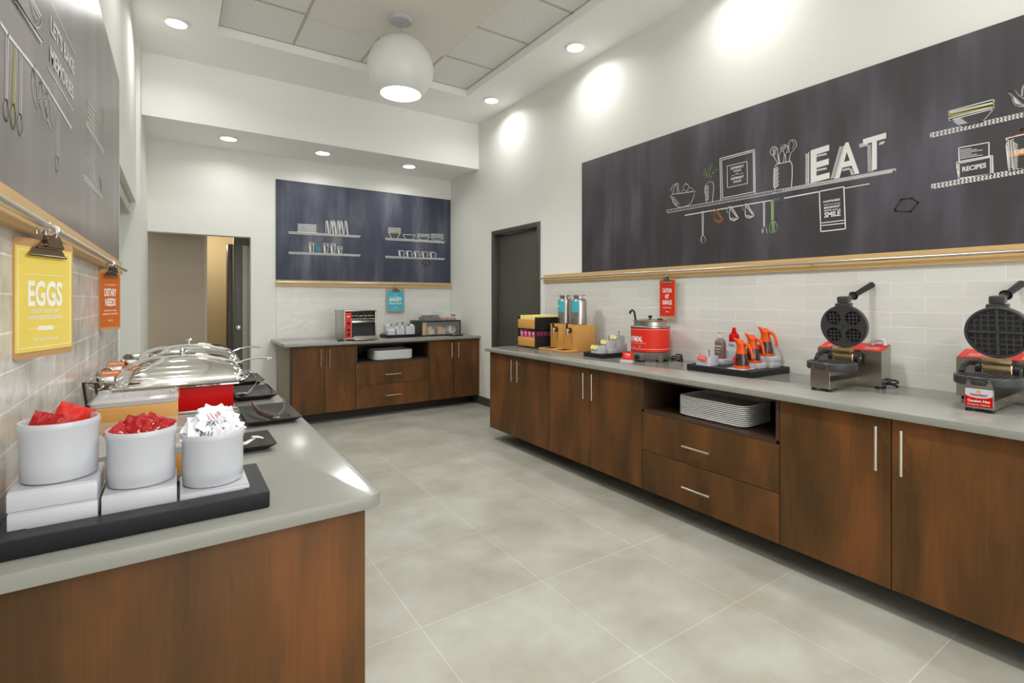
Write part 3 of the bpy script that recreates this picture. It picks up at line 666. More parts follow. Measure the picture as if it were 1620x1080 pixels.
hook_rail('l', 'pale wood hook rail with steel tube on the left wall under its chalkboard', (XL+.012, -1.2, 1.469), 3.79+1.2, .071, .1, 4.86, .019, .038, seams=(2.9,))

# ---- clipboards hanging from the rails
def clipboard(label, loc, rz, wd, ht, paper, texts, ink=INKW, dz_hook=.075, mx=.006, border=True, hook_y=0.0):
    """origin: top middle of the board"""
    t = thing('clipboard', label, 'clipboard', loc, rz, 'clipboards hung on the rails')
    m = MB(); m.prism([(x, z-ht/2) for x, z in rr(wd/2, ht/2, .012)], 0, .005, 'y'); obj('backboard', m, HARDB, t)
    m = MB(); m.box(-wd/2+mx, wd/2-mx, -.0012, -.0002, -ht+.014, -.018); p = obj('sign_sheet', m, paper, t)
    m = MB()
    if border:
        for (a, b, c, d) in ((-wd/2+mx+.007, wd/2-mx-.007, -ht+.022, -ht+.0232), (-wd/2+mx+.007, wd/2-mx-.007, -.0272, -.026), (-wd/2+mx+.007, -wd/2+mx+.0082, -ht+.022, -.026), (wd/2-mx-.0082, wd/2-mx-.007, -ht+.022, -.026)):
            m.box(a, b, -.0018, -.0013, c, d)
    for s, z, w_, h_ in texts:
        if s == '-': m.box(-w_/2, w_/2, -.0018, -.0013, z, z+h_)
        else: ctext(m, s, 0, z, w_, h_, y=-.0018, bold=.03 if h_ > .02 else .01)
    obj('lettering', m, ink, p)
    m = MB(); cw = min(.12, wd*.66)
    m.prism([(-cw/2, -.036), (cw/2, -.036), (cw*.36, -.016), (cw*.16, -.01), (.012, .012), (-.012, .012), (-cw*.16, -.01), (-cw*.36, -.016)], -.0065, -.0045, 'y')
    m.tube([(-cw/2, -.006, -.035), (cw/2, -.006, -.035)], .003, 8); m.cyl((-cw*.3, -.012, -.014), (cw*.3, -.012, -.014), .005, 10)
    m.prism([(-cw*.22, -.016), (cw*.22, -.016), (cw*.13, .006), (0, .016), (-cw*.13, .006)], -.022, -.019, 'y')
    obj('clip', m, BRONZE, t)
    m = MB(); y = hook_y; P = []
    for k in range(9): a = pi+pi*k/8*1.15; P.append((.0, y+.0135*cos(a+pi), dz_hook-.0+.0135*sin(a+pi)*1))
    P = [(0, y-.014, dz_hook-.012)]+[(0, y+.0135*cos(pi-pi*k/8), dz_hook+.0135*sin(pi-pi*k/8)) for k in range(9)]+[(0, y+.010, dz_hook-.02), (0, -.002, .03)]+[(0, -.013+.011*cos(pi*k/6), .014-.011*sin(pi*k/6)) for k in range(7)]+[(0, -.022, .028)]
    m.tube(P, .002, 8); obj('hook', m, CHROME, t)
    return t
k_ = .91
clipboard('yellow EGGS clipboard hanging from the left wall rail', (-.2455, 1.547, 1.456), pi/2-.394, .19, .26, YELLOW,
    [('-', -.078, .12, .0008), ('EGGS', -.148, .108, .057), ('START YOUR DAY', -.163, .088, .0092), ('WITH EGGCELLENCE', -.177, .108, .0092), ('-', -.197, .11, .0008), ('-', -.201, .046, .009), ('We Crack Ourselves Up', -.226, .078, .010)], hook_y=.004, dz_hook=.034)
clipboard('narrow orange DIETARY NEEDS clipboard at the far end of the left rail', (-.2475, 2.927, 1.460), pi/2-.466, .141, .273, ORANGE,
    [('IF YOU HAVE SPECIAL', -.075, .075, .007), ('DIETARY', -.122, .08, .034), ('NEEDS', -.166, .07, .034), ('PLEASE ASK A TEAM', -.19, .08, .007), ('MEMBER FOR ASSISTANCE', -.205, .1, .007), ('Talk To', -.235, .03, .008)], dz_hook=.028, border=False)
clipboard('blue BAKERY clipboard on the back wall rail', (2.379, YB-.045, 1.462), 0, .24, .305, TEAL,
    [('-', -.075, .05, .003), ('-', -.098, .15, .0015), ('BAKERY', -.165, .165, .052), ('ITEM OF THE DAY', -.205, .165, .022), ('-', -.232, .03, .004), ('PLEASE ENJOY', -.262, .12, .01)], dz_hook=.062, hook_y=-.002)
clipboard('narrow red CAUTION: HOT SURFACES clipboard on the right wall rail', (XR-.06, 2.612, 1.487), -pi/2, .152, .305, REDS,
    [('CAUTION:', -.112, .088, .034), ('HOT', -.158, .036, .034), ('SURFACES', -.204, .09, .034), ('PLEASE BE CAREFUL', -.232, .08, .008), ('Thanks', -.262, .03, .009)], dz_hook=.054, border=False)
# outlet
t = thing('wall_outlet', 'white wall outlet low on the right wall beyond the counter', 'outlet', (XR-.0005, 5.22, .46), -pi/2)
m = MB(); m.prism([(x, z) for x, z in rr(.037, .06, .006)], -.006, 0, 'y'); obj('cover_plate', m, WHITEM, t)
m = MB()
for z in (.02, -.02): m.prism([(x, z+q) for x, q in rr(.016, .014, .012)], -.008, -.0061, 'y')
obj('receptacle', m, CREAM, t)
# ============================================================ LEFT COUNTER
T0 = ZT
m = MB(); ty0, ty1, tx0, tx1 = 1.240, 1.475, -.276, .172
def frame_tray(mb, hx, hy, h, rim, floor=.012, r=.004):
    rloft(mb, [(hx-.002, hy-.002, 0), (hx, hy, .003), (hx, hy, h-.002), (hx-.002, hy-.002, h), (hx-rim, hy-rim, h), (hx-rim-.001, hy-rim-.001, h-.002), (hx-rim-.001, hy-rim-.001, floor)], r)
frame_tray(m, (tx1-tx0)/2, (ty1-ty0)/2, .036, .045, .028)
tag(obj('riser_tray', m, BLACK), 'black slab tray at the near end of the left counter under three white crocks', 'tray', loc=((tx0+tx1)/2, (ty0+ty1)/2, T0))
ZF = T0+.0285
def block(x0, x1, y0, y1, z0, z1, label, group='white riser blocks', parent=None):
    m = MB(); m.box(-(x1-x0)/2, (x1-x0)/2, -(y1-y0)/2, (y1-y0)/2, 0, z1-z0-.003, .002); m.box(-(x1-x0)/2+.0015, (x1-x0)/2-.0015, -(y1-y0)/2+.0015, (y1-y0)/2-.0015, z1-z0-.003, z1-z0)
    return tag(obj('riser_block', m, WHITEM), label, 'riser block', group, ((x0+x1)/2, (y0+y1)/2, z0))
block(-.257, -.128, 1.29, 1.425, ZF, ZF+.040, 'lower white riser block under the leftmost crock of red sachets')
block(-.2575, -.1285, 1.289, 1.424, ZF+.0405, ZF+.078, 'upper white riser block directly under the leftmost crock of red sachets')
block(-.123, .001, 1.29, 1.425, ZF, ZF+.043, 'single white riser block under the middle crock of red packets')
block(.006, .137, 1.29, 1.425, ZF, ZF+.018, 'thin white riser slab under the crock of white sachets')
def crock_geo(rt, rb, h):
    m = MB(); m.lathe([(rb-.004, 0), (rb, .004), (rb+.001, h*.3), (rt-.004, h*.8), (rt-.001, h-.012), (rt, h-.005), (rt-.002, h), (rt-.006, h), (rt-.008, h-.004), (rt-.011, h*.8), (rb-.006, .008)], 48); return m
cr = [(-.193, ZF+.079, .064, .059, 'leftmost white porcelain crock, on two riser blocks, holding large red sachets'), (-.061, ZF+.0435, .064, .0595, 'middle white porcelain crock full of crinkled red tea packets'), (.0705, ZF+.0185, .064, .0595, 'white porcelain crock piled with white sweetener sachets')]
for x, z, rt, rb, lb in cr:
    tag(obj('crock', crock_geo(rt, rb, .114), WHITE, angle=50), lb, 'crock', 'white crocks at the near end of the left counter', (x, 1.357, z))
def sachet(wd, ht, th, seed, name='sachet', m=REDF, crimp=.007):
    rnd = random.Random(seed); nx, ny = 9, 12; mb = MB()
    top = []; bot = []
    for j in range(ny+1):
        for i in range(nx+1):
            u, v = i/nx*2-1, j/ny*2-1
            e = max(0, 1-abs(u)**3)*max(0, 1-abs(v/.86)**4) if abs(v) < .86 else 0
            wob = .0022*sin(7*u+seed)*cos(5*v+seed*2)+.0015*(rnd.random()-.5)
            z = th/2*e
            x = u*wd/2*(1-.05*e); y = v*ht/2
            bend = .10*ht*(v*v)*(.5+.5*sin(seed))
            top.append((x, y, z+wob+bend+.0003)); bot.append((x, y, -z+wob+bend-.0003))
    n = len(top); mb.v = top+bot
    for j in range(ny):
        for i in range(nx):
            a = j*(nx+1)+i; mb.f += [(a, a+1, a+nx+2, a+nx+1), (n+a, n+a+nx+1, n+a+nx+2, n+a+1)]
    ring = [i for i in range(nx+1)]+[j*(nx+1)+nx for j in range(1, ny+1)]+[ny*(nx+1)+i for i in range(nx-1, -1, -1)]+[j*(nx+1) for j in range(ny-1, 0, -1)]
    for a, b in zip(ring, ring[1:]+ring[:1]): mb.f.append((a, n+a, n+b, b))
    return mb
def sprint(parent, wd, ht, m, seed):
    rnd = random.Random(seed); mb = MB()
    for k in range(4):
        z = -ht*.25+k*ht*.15; w_ = wd*(.2+.35*rnd.random()); x = -w_/2+(rnd.random()-.5)*wd*.2
        mb.box(x, x+w_, z, z+.0016, .0052, .0058)
    mb.lathe([(wd*.12, .0052), (wd*.12, .0058), (wd*.09, .0058), (wd*.09, .0052)], 14, c=(0, ht*.3-.004, 0), cap0=False, cap1=False)
    obj('print', mb, m, parent)
# large red sachets in the leftmost crock
cx, cz = cr[0][0], cr[0][1]+.114
big = tag(obj('sachet', sachet(.062, .09, .014, 3), REDFO, angle=60), 'big red-orange sachet leaning at the back of the leftmost crock', 'sachet', 'large red sachets in the leftmost crock', (cx+.010, 1.375, cz-.022))
big.rotation_euler = (radians(68), radians(26), radians(14)); sprint(big, .055, .06, INKW, 2)
for k, (dx, dy, dz, rx, ry_, rz, lb) in enumerate(((-.008, -.022, -.022, 62, -20, -4, 'glossy red sachet at the front of the leftmost crock'), (-.026, .004, -.016, 66, 20, 4, 'red sachet poking out at the left of the leftmost crock'), (.002, .022, -.028, 78, 5, 5, 'red sachet behind the others in the leftmost crock'))):
    o = tag(obj('sachet', sachet(.046, .06, .012, 11+k), REDF, angle=60), lb, 'sachet', 'large red sachets in the leftmost crock', (cx+dx, 1.357+dy, cz+dz)); o.rotation_euler = (radians(rx), radians(ry_), radians(rz))
# crinkled red packets in the middle crock
cx, cz = cr[1][0], cr[1][1]+.114
base = [tag(obj('tea_packet', sachet(.042, .056, .012, 31+k), REDF, angle=60), 'crinkled red foil packet in the middle crock', 'packet', 'crinkled red packets in the middle crock') for k in range(3)]
for b_ in base[:2]: sprint(b_, .036, .04, INKW, 5)
rnd = random.Random(12)
spots = [(-.004, -.026, -.022, 42, 0, 15), (-.034, -.012, -.014, 55, 25, 40), (-.018, .006, -.006, 72, -15, 10), (.0, -.02, -.014, 60, 10, -20), (.012, .004, -.004, 66, 35, 15), (.03, .012, -.002, 58, 38, 5), (.028, -.014, -.014, 50, -20, -30), (-.008, .026, -.008, 80, 12, 20), (-.03, .02, -.016, 70, -28, -15), (.006, -.004, -.03, 20, 10, 30), (-.02, -.02, -.028, 30, -12, 60), (.02, -.022, -.026, 38, 12, -50)]
for k, (dx, dy, dz, a, b_, c) in enumerate(spots):
    o = base[k] if k < 3 else dup(base[k % 3])
    o.location = (cx+dx*.92, 1.357+dy*.85, cz+dz); o.rotation_euler = (Matrix.Rotation(radians(c*.3), 4, 'Z') @ Matrix.Rotation(radians(a), 4, 'X') @ Matrix.Rotation(radians(b_*1.6), 4, 'Z')).to_euler()
    if k == 6: o['label'] = 'tallest red foil packet sticking up at the right of the middle crock'
# white sachets heaped in the right crock
cx, cz = cr[2][0], cr[2][1]+.114
base = [tag(obj('sweetener_sachet', sachet(.04, .056, .004, 51+k), PAPER, angle=60), 'white printed paper sachet heaped in the right crock', 'sachet', 'white sachets heaped in the right crock') for k in range(3)]
for k, b_ in enumerate(base): sprint(b_, .034, .046, [INKG, INKG, mat('pink_ink', (196, 110, 130), .7)][k], 60+k)
rnd = random.Random(5)
for k in range(30):
    a = k*2.4; r = .040*math.sqrt((k+.5)/30); hgt = .040*(1-(r/.040)**1.6)+.004
    o = base[k] if k < 3 else dup(base[2 if k % 9 == 4 else k % 2])
    o.location = (cx+r*cos(a), 1.357+r*sin(a)*.9, cz+hgt-.012+.006*rnd.random())
    q = r/.04; R3 = Matrix.Rotation(radians(rnd.uniform(-25, 15)), 4, 'Z') @ Matrix.Rotation(radians(28*q*cos(a)), 4, 'Y') @ Matrix.Rotation(radians(rnd.uniform(25, 48)-30*q*sin(a)), 4, 'X') @ Matrix.Rotation(radians(rnd.uniform(-80, 80)), 4, 'Z'); o.rotation_euler = R3.to_euler()

# food bins of wood, white pan, acrylic cover
def food_bin(label, x0, x1, y0, y1, h, pan_h, cover, lidh):
    hx, hy = (x1-x0)/2, (y1-y0)/2
    t = thing('food_bin', label, 'food bin', ((x0+x1)/2, (y0+y1)/2, T0))
    m = MB(); th = .014
    m.box(-hx, hx, -hy, -hy+th, 0, h, .001); m.box(-hx, hx, hy-th, hy, 0, h, .001); m.box(-hx, -hx+th, -hy+th, hy-th, 0, h, .001); m.box(hx-th, hx, -hy+th, hy-th, 0, h, .001)
    obj('wooden_frame', m, BAMB, t)
    m = MB(); rloft(m, [(hx-.03, hy-.03, h-.05), (hx-.022, hy-.022, h-.03), (hx-.018, hy-.018, h+.001), (hx-.003, hy-.003, h+.001), (hx-.002, hy-.002, h+pan_h), (hx-.02, hy-.02, h+pan_h), (hx-.024, hy-.024, h+pan_h-(.045 if lidh > .02 else .006))], .02); obj('pan', m, WHITE, t)
    if cover:
        m = MB(); z0 = h+pan_h+.0005; g = hx+.004; k = hy+.004
        rloft(m, [(g, k, z0), (g, k, z0+.003), (g-.003, k-.003, z0+.004), (g-.012, k-.012, z0+lidh), (g-.014, k-.014, z0+lidh), (g-.015, k-.015, z0+lidh-.003), (g-.006, k-.006, z0+.001)], .012, cap0=False); c = obj('cover', m, GLASST, t, 'clear acrylic cover')
        m = MB(); m.tube([(-.03, -k+.03, z0+lidh), (-.03, -k+.03, z0+lidh+.012), (.03, -k+.03, z0+lidh+.012), (.03, -k+.03, z0+lidh)], .003, 8); obj('grip', m, GLASST, c)
    return t
food_bin('low wooden bin with white pan and clear cover right behind the crocks', -.262, .045, 1.60, 1.86, .055, .018, True, .035)
food_bin('taller wooden bin with flat clear lid in front of the near red chafing dish', -.215, .005, 1.945, 2.165, .135, .012, True, .012)
# pastries faintly seen through the low cover
for k in range(4):
    m = MB(); m.lathe([(.004, 0), (.022, .004), (.026, .014), (.018, .024), (.002, .027)], 16, sx=1.3); tag(obj('bread_roll', m, BREADL), 'pale bread roll under the clear cover behind the crocks', 'bread', 'bread rolls in the low bin', (-.2+k*.065, 1.74, T0+.0255))

# chafing dishes
def chafer(label, x, y, first=[None]):
    if first[0]: return dup(first[0], (x, y, T0), None, label)
    t = thing('chafing_dish', label, 'chafing dish', (x, y, T0), 0, 'chafing dishes on the left counter'); first[0] = t
    m = MB(); m.box(-.20, .205, -.215, .215, 0, .012, .002); m.box(.17, .215, -.222, -.18, 0, .008, .002); obj('base_frame', m, STEEL, t)
    m = MB(); m.box(-.19, .198, -.212, .212, .0125, .104, .001); obj('side_panel', m, RED, t, 'glossy red panels of the body')
    m = MB(); rloft(m, [(.212, .216, .1045), (.222, .226, .108), (.222, .226, .114), (.212, .216, .116)], .03, cx=.02); obj('water_pan', m, CHROME, t)
    m = MB(); rloft(m, [(.234, .224, .117, .05), (.236, .226, .1185, .05), (.236, .226, .121, .05), (.230, .220, .123, .05)], .05, n=10, cx=.022, cap1=False)
    L_ = []
    for k in range(15):
        a_ = radians(2+86*k/14); q = cos(a_)**.82; st_ = .004 if k >= 7 else 0
        L_.append((.226*q-st_, .217*q-st_, .1225+.104*sin(a_), .05+.12*(1-q)))
    rloft(m, [(.231, .221, .1225, .05)]+L_, .05, n=10, cx=.022, cap0=False); lid = obj('lid', m, CHROME, t, angle=60)
    m = MB(); m.lathe([(.006, .222), (.006, .231), (.013, .236), (.014, .243), (.009, .249), (.002, .250)], 20, c=(.022, 0, 0)); obj('knob', m, CHROME, lid)
    m = MB(); m.tube([(.205, -.1, .165), (.222, -.1, .178), (.25, -.1, .190), (.29, -.1, .197), (.32, -.1, .198), (.345, -.1, .194)], .004, 10, rs=[.008, .005, .0038, .0036, .005, .0045]); m.tube([(.345, -.1, .194), (.36, -.1, .192)], .005, 10, rs=[.008, .003]); m.tube([(.205, -.1, .165), (.225, -.1, .160)], .006, 8); obj('lid_handle', m, CHROME, lid)
    for sy in (-1, 1):
        m = MB(); m.box(-.262, -.195, sy*.17-.018, sy*.17+.018, .118, .168, .004); m.box(-.262, -.195, sy*.17-.012, sy*.17+.012, .0, .1175, .002); hb = obj('hinge_bracket', m, STEEL, t)
        M = Matrix.Translation((-.247, sy*.17-.018, .146)) @ Matrix.Rotation(pi/2, 4, 'X')
        m = MB(); m.lathe([(.024, .0), (.026, .004), (.026, .016), (.022, .019), (.020, .015), (.008, .015), (.007, .018), (.001, .018)], 28, M=M); obj('hinge_dial', m, CHROME, hb)
    return t
chafer('near chrome roll-top chafing dish with bright red body on the left counter', 0.0, 2.645)
chafer('far chrome roll-top chafing dish behind the near one, close to the passage', .035, 3.26)
# black wire stand by the wall
t = thing('wire_stand', 'small black wire stand with a cup by the left wall beside the wooden bin', 'wire stand', (-.240, 2.22, T0))
m = MB(); m.tube([(-.024, .05, .175), (.016, -.03, .18), (.03, -.03, .06), (-.01, .05, .055)], .004, 8, closed=True); m.tube([(0, .0, .0), (0, .0, .06)], .004, 8); obj('frame', m, mat('dark_bronze_wire', (60, 52, 44), .4, .6), t)
m = MB(); m.lathe([(.02, 0), (.024, .002), (.026, .075), (.028, .078), (.025, .078), (.021, .004)], 20); obj('cup', m, mat('dark_bronze_wire', (60, 52, 44), .4, .6), t)
for (x, y, z, lb) in ((-.225, 2.62, T0, 'small orange card on a steel stand beside the near chafing dish'), (-.235, 2.98, T0, 'small orange card on a steel stand between the two chafing dishes')):
    t = thing('sign_card', lb, 'sign', (x, y, z), .0, 'small orange food cards by the left wall')
    m = MB(); m.box(-.015, .03, -.02, .02, 0, .003, .001); m.box(-.003, .003, -.003, .003, .003, .15); obj('stand', m, STEEL, t)
    m = MB(); m.box(-.026, .036, -.001, .001, -.012, .024, M=Matrix.Translation((0, .0, .155)) @ Matrix.Rotation(-.9, 4, 'X')); cd = obj('card', m, ORANGE, t)
    m = MB(); put_text(m, 'SAUSAGE LINKS' if y < 2.9 else 'SCRAMBLED EGGS', -.022, 0.006, .052, .009, y=-.0016, bold=.01); M = Matrix.Translation((0, .0, .155)) @ Matrix.Rotation(-.9, 4, 'X'); m.v = [tuple(M @ Vector(v)) for v in m.v]; obj('lettering', m, INKW, cd)
# black flared plates with their tools
def flared_plate(mb, hx, hy, h=.022):
    rloft(mb, [(hx-.028, hy-.034, 0), (hx-.024, hy-.03, .002), (hx-.001, hy-.001, h-.002), (hx, hy, h), (hx-.003, hy-.003, h+.0005), (hx-.03, hy-.038, .006), (hx-.034, hy-.042, .005)], .004, n=3)
pl = [(.250-.057, 1.79, .062, .098, 'small black flared plate with a white spoon, nearest the crock of white sachets'), (.300, 2.195, .092, .165, 'black flared plate holding steel tongs beside the near red chafing dish'),
      (.307, 2.74, .086, .165, 'black flared plate holding a steel serving spoon, second from the far end'), (.320, 3.22, .08, .16, 'farthest black flared plate on the left counter, holding a serving spoon')]
for x, y, hx, hy, lb in pl:
    m = MB(); flared_plate(m, hx, hy); tag(obj('flared_plate', m, BLACKM, angle=20), lb, 'plate', 'black flared plates along the left counter', (x, y, T0))
# steel tongs
t = MB(); zz = T0+.007
for s in (-1, 1):
    P = [(.31+s*.004, 2.085, zz+.012), (.31+s*.024, 2.12, zz+.016), (.31+s*.045, 2.19, zz+.018), (.31+s*.055, 2.26, zz+.028), (.31+s*.058, 2.30, zz+.04)]
    t.tube([(x-.31, y-2.19, z-zz) for x, y, z in P], .0035, 10, rs=[.0035, .0035, .0032, .0034, .002], flat=3.4)
t.tube([(-.008, -.105, .012), (0, -.112, .012), (.008, -.105, .012)], .008, 8, flat=.5)
tag(obj('tongs', t, mat('brushed_tongs_steel', (150, 138, 126), .5, .8)), 'brushed steel serving tongs lying open in the black plate', 'tongs', loc=(.31, 2.19, zz-.001))
def spoon(label, m_, loc, rz, L=.2, arch=.035, group=None, hm=None):
    t = thing('serving_spoon', label, 'spoon', loc, rz, group)
    mb = MB(); mb.tube([(0, 0, .006), (.02, 0, .008), (.05, 0, .014+arch*.5), (L*.5, 0, .012+arch), (L*.75, 0, .010+arch*.8), (L, 0, .012)], .004, 8, rs=[.012, .009, .005, .005, .008, .007], flat=.5); obj('handle', mb, m_, t)
    mb = MB(); mb.lathe([(.001, .0), (.016, .002), (.026, .009), (.028, .012), (.026, .0115), (.014, .004), (.001, .0025)], 20, c=(-.02, 0, 0), sx=1.25); obj('bowl', mb, m_, t)
    return t
spoon('arched steel serving spoon in the second farthest black plate', CHROME, (.262, 2.72, T0+.006), .25, .13, .05)
spoon('dark handled serving spoon in the farthest black plate', CHROME, (.29, 3.2, T0+.006), .2, .08, .04)
spoon('white plastic spoon on the small black plate behind the crock', CREAM, (.162, 1.775, T0+.006), .35, .07, .012)

# ============================================================ RIGHT COUNTER
def RT(kind, label, cat, x, y, rz=-pi/2, group=None, z=ZT): return thing(kind, label, cat, (x, y, z), rz, group)
# packet rack: local x runs towards the viewer along the wall, local y into the counter
t = RT('packet_rack', 'black rack with two wooden packet trays at the far end of the right counter', 'packet rack', 2.775, 4.135)
Wd, Dp, Hh = .295, .36, .292
m = MB()
m.box(0, Wd, 0, Dp, .0, .014, .001); m.box(0, Wd, 0, Dp, .172, .182)
for x in (0, Wd-.012):
    m.box(x, x+.012, 0, .014, .014, Hh, .0005, seg=1); m.box(x, x+.012, Dp-.014, Dp, .014, Hh, .0005, seg=1)
    m.box(x, x+.012, .014, Dp-.014, .182, Hh-.002); m.box(x, x+.012, .014, Dp-.014, .014, .115)
m.box(.012, Wd-.012, Dp-.014, Dp, .014, Hh); obj('frame', m, BLACK, t)
for z in (.0145, .1825):
    m = MB(); m.box(.014, Wd-.014, -.008, .008, z, z+.086, .0015); m.box(.014, Wd-.014, .008, Dp-.016, z, z+.006); obj('tray_front', m, BAMB, t)
def packets(m_, z, label, group, ph=.1, n_deep=7):
    mb = MB(); mb.box(-.029, .029, 0, .008, 0, ph, .0015, seg=1)
    b0 = None
    for i in range(4):
        for j in range(n_deep):
            lx, ly_ = .05+i*.0645, .014+j*.045
            wx, wy = 2.775+ly_, 4.135-lx
            if b0 is None:
                b0 = tag(obj('tea_packet_box', mb, m_), label, 'packet', group, (wx, wy, z), -pi/2)
                l_ = MB(); l_.box(-.015, .012, -.0008, -.0003, ph-.03, ph-.018); l_.box(-.015, .008, -.0008, -.0003, ph-.012, ph-.006); put_text(l_, 'TEA', -.012, ph-.052, .026, .014, y=-.0008); obj('print', l_, INKW, b0)
            else:
                o = dup(b0, (wx, wy, z))
packets(PALEY, ZT+.189, 'pale yellow tea packet standing in the upper tray of the rack', 'yellow packets in the upper tray', .118)
packets(PINK, ZT+.021, 'magenta tea packet standing in the lower tray of the rack', 'magenta packets in the lower tray', .138)
# milk dispensers
def dispenser(label, x, y, first=[None]):
    if first[0]: return dup(first[0], (x, y, ZT), None, label)
    t = RT('drink_dispenser', label, 'dispenser', x, y, group='steel dispensers on wooden boxes'); first[0] = t
    m = MB(); m.box(0.004, .198, 0, .205, .0, .232, .002); obj('wooden_box', m, BAMB, t)
    m = MB(); m.box(.0, .205, -.135, -.002, 0, .016, .002); dt = obj('drip_tray', m, BAMB, t)
    m = MB(); 
    for k in range(7): m.box(.055, .15, -.12+k*.014, -.114+k*.014, .0165, .0185)
    m.box(.05, .155, -.124, -.022, .0162, .0166); obj('grille', m, BLACKM, dt)
    m = MB(); c = (.1, .10, .2325); m.lathe([(.062, 0), (.067, .004), (.067, .205), (.064, .216), (.052, .232), (.047, .236), (.047, .250), (.054, .252), (.055, .262), (.052, .266), (.002, .268)], 40, c=c); cn = obj('canister', m, STEEL, t, angle=40)
    m = MB(); m.tube([(.16, .10, .44), (.182, .10, .452), (.184, .10, .478), (.155, .10, .492)], .003, 8); m.box(.14, .152, .09, .11, .45, .49, .002); obj('bail_clip', m, CHROME, cn)
    m = MB(); L_ = []
    for i in range(9):
        a = -pi/2-.62+i*.165+.12; L_.append((.1+.0682*cos(a), .10+.0682*sin(a)))
    m.loft([[(px_, py_, .345) for px_, py_ in L_]+[(.1+(px_-.1)*.985, .1+(py_-.1)*.985, .345) for px_, py_ in reversed(L_)], [(px_, py_, .448) for px_, py_ in L_]+[(.1+(px_-.1)*.985, .1+(py_-.1)*.985, .448) for px_, py_ in reversed(L_)]]); lb = obj('label_sleeve', m, TEAL, cn, 'teal label')
    m = MB(); put_text(m, 'MILK', .072, .392, .04, .014, y=.0295); obj('lettering', m, INKW, lb)
    m = MB(); m.cyl((.1, 0, .185), (.1, -.045, .185), .014, 16); m.cyl((.1, -.04, .20), (.1, -.04, .142), .013, 16, .010); tp = obj('tap', m, CHROME, t)
    m = MB(); m.cyl((.1, -.04, .2), (.1, -.04, .222), .010, 12); m.box(.094, .106, -.05, -.034, .222, .250, .004); m.cyl((.1, -.002, .185), (.1, -.016, .185), .022, 16); obj('tap_lever', m, BLACK, tp)
    return t
dispenser('left steel milk dispenser on a wooden box, partly behind the other', 2.915, 3.80)
dispenser('right steel milk dispenser with teal label on a wooden box beside the small black tray', 2.905, 3.59)
# small black riser tray with topping pots
def tray(label, x0, x1, y0, y1, h, slots=True):
    m = MB(); frame_tray(m, (x1-x0)/2, (y1-y0)/2, h, .012, h-.006)
    t = tag(obj('riser_tray', m, BLACK), label, 'tray', loc=((x0+x1)/2, (y0+y1)/2, ZT)); return t
def slot(t, hx, ys, h):
    for y in ys:
        m = MB(); m.box(-hx-.001, -hx+.0005, y-.018, y+.018, h*.35, h*.75); obj('hand_slot', m, mat('painted_slot_shade', (8, 8, 8), .8), t)  # near-black patch on the tray face paints the shade inside the slot
a = tray('small black tray of white topping pots between the dispensers and the red warmer', 2.735, 3.08, 2.90, 3.125, .034); slot(a, .1725, (.06,), .034)
def pot(label, x, y, z, s, h, group, card=None, cardtext='', spoon_=True, rz=-pi/2):
    t = thing('topping_pot', label, 'pot', (x, y, z), rz, group)
    m = MB(); q = s/2; rloft(m, [(q-.002, q-.002, 0), (q, q, .002), (q, q, h-.001), (q-.001, q-.001, h), (q-.004, q-.004, h), (q-.005, q-.005, .006)], .01); obj('container', m, WHITE, t)
    if card:
        M = Matrix.Translation((0, -q-.004, h-.012)) @ Matrix.Rotation(-.45, 4, 'X') @ Matrix.Rotation(.12, 4, 'Y')
        m = MB(); m.box(-.034, .034, -.001, .0, -.014, .016, M=M); c = obj('card', m, card, t)
        m = MB(); put_text(m, cardtext, -.024, -.004, .048, .009, y=-.0016, bold=.0); m.v = [tuple(M @ Vector(v)) for v in m.v]; obj('lettering', m, INKG if card is PALEY else INKW, c)
    if spoon_:
        m = MB(); m.tube([(.0, .0, .008), (.012, .004, h+.012), (.004, .012, h+.034)], .003, 8, rs=[.003, .0035, .007], flat=.6); obj('spoon_handle', m, BRONZE, t)
    return t
TG = 'white topping pots on the small black tray'; zt = ZT+.0285
pot('front topping pot with a yellow card, nearest the dispensers', 2.795, 3.012, zt, .088, .062, TG, PALEY, 'BROWN SUGAR')
def blk(x, y, z, sx, sy, h, label, group='white riser blocks'):
    m = MB(); m.box(-sx/2, sx/2, -sy/2, sy/2, 0, h, .002); return tag(obj('riser_block', m, WHITEM), label, 'riser block', group, (x, y, z))
blk(2.90, 3.012, zt, .098, .12, .036, 'white block under the middle topping pot on the small black tray')
pot('middle topping pot with a yellow card, on a low white block', 2.90, 3.015, zt+.0365, .088, .062, TG, PALEY, 'RAISINS')
blk(3.01, 3.012, zt, .098, .12, .072, 'taller white block under the rear topping pot on the small black tray')
pot('rear topping pot with a yellow card, highest on the small black tray', 3.01, 3.015, zt+.0725, .088, .062, TG, PALEY, 'WALNUTS')
# oatmeal warmer
t = RT('soup_warmer', 'round red food warmer lettered OATMEAL with a steel lid', 'food warmer', 2.985, 2.645, -pi/2+.48)
m = MB(); m.lathe([(.115, .012), (.142, .016), (.146, .022), (.146, .066), (.138, .070), (.002, .07)], 48)
for k in range(4):
    a_ = radians(45+k*90); M = Matrix.Rotation(a_, 4, 'Z'); m.box(.105, .15, -.02, .02, 0, .05, .004, M=M)
m.box(-.085, -.005, -.158, -.11, .008, .064, .006)
obj('base', m, mat('grey_brown_plastic', (104, 98, 90), .4), t)
m = MB(); m.lathe([(.019, 0), (.019, .010), (.014, .014), (.002, .015)], 20, M=Matrix.Translation((-.055, -.158, .036)) @ Matrix.Rotation(pi/2, 4, 'X')); m.box(-.057, -.053, -.176, -.17, .022, .05); obj('dial', m, BLACK, t)
m = MB(); m.lathe([(.141, .0705), (.1445, .073), (.1445, .244), (.142, .247)], 64, cap0=False, cap1=False); jk = obj('jacket', m, REDS, t, 'bright red jacket')
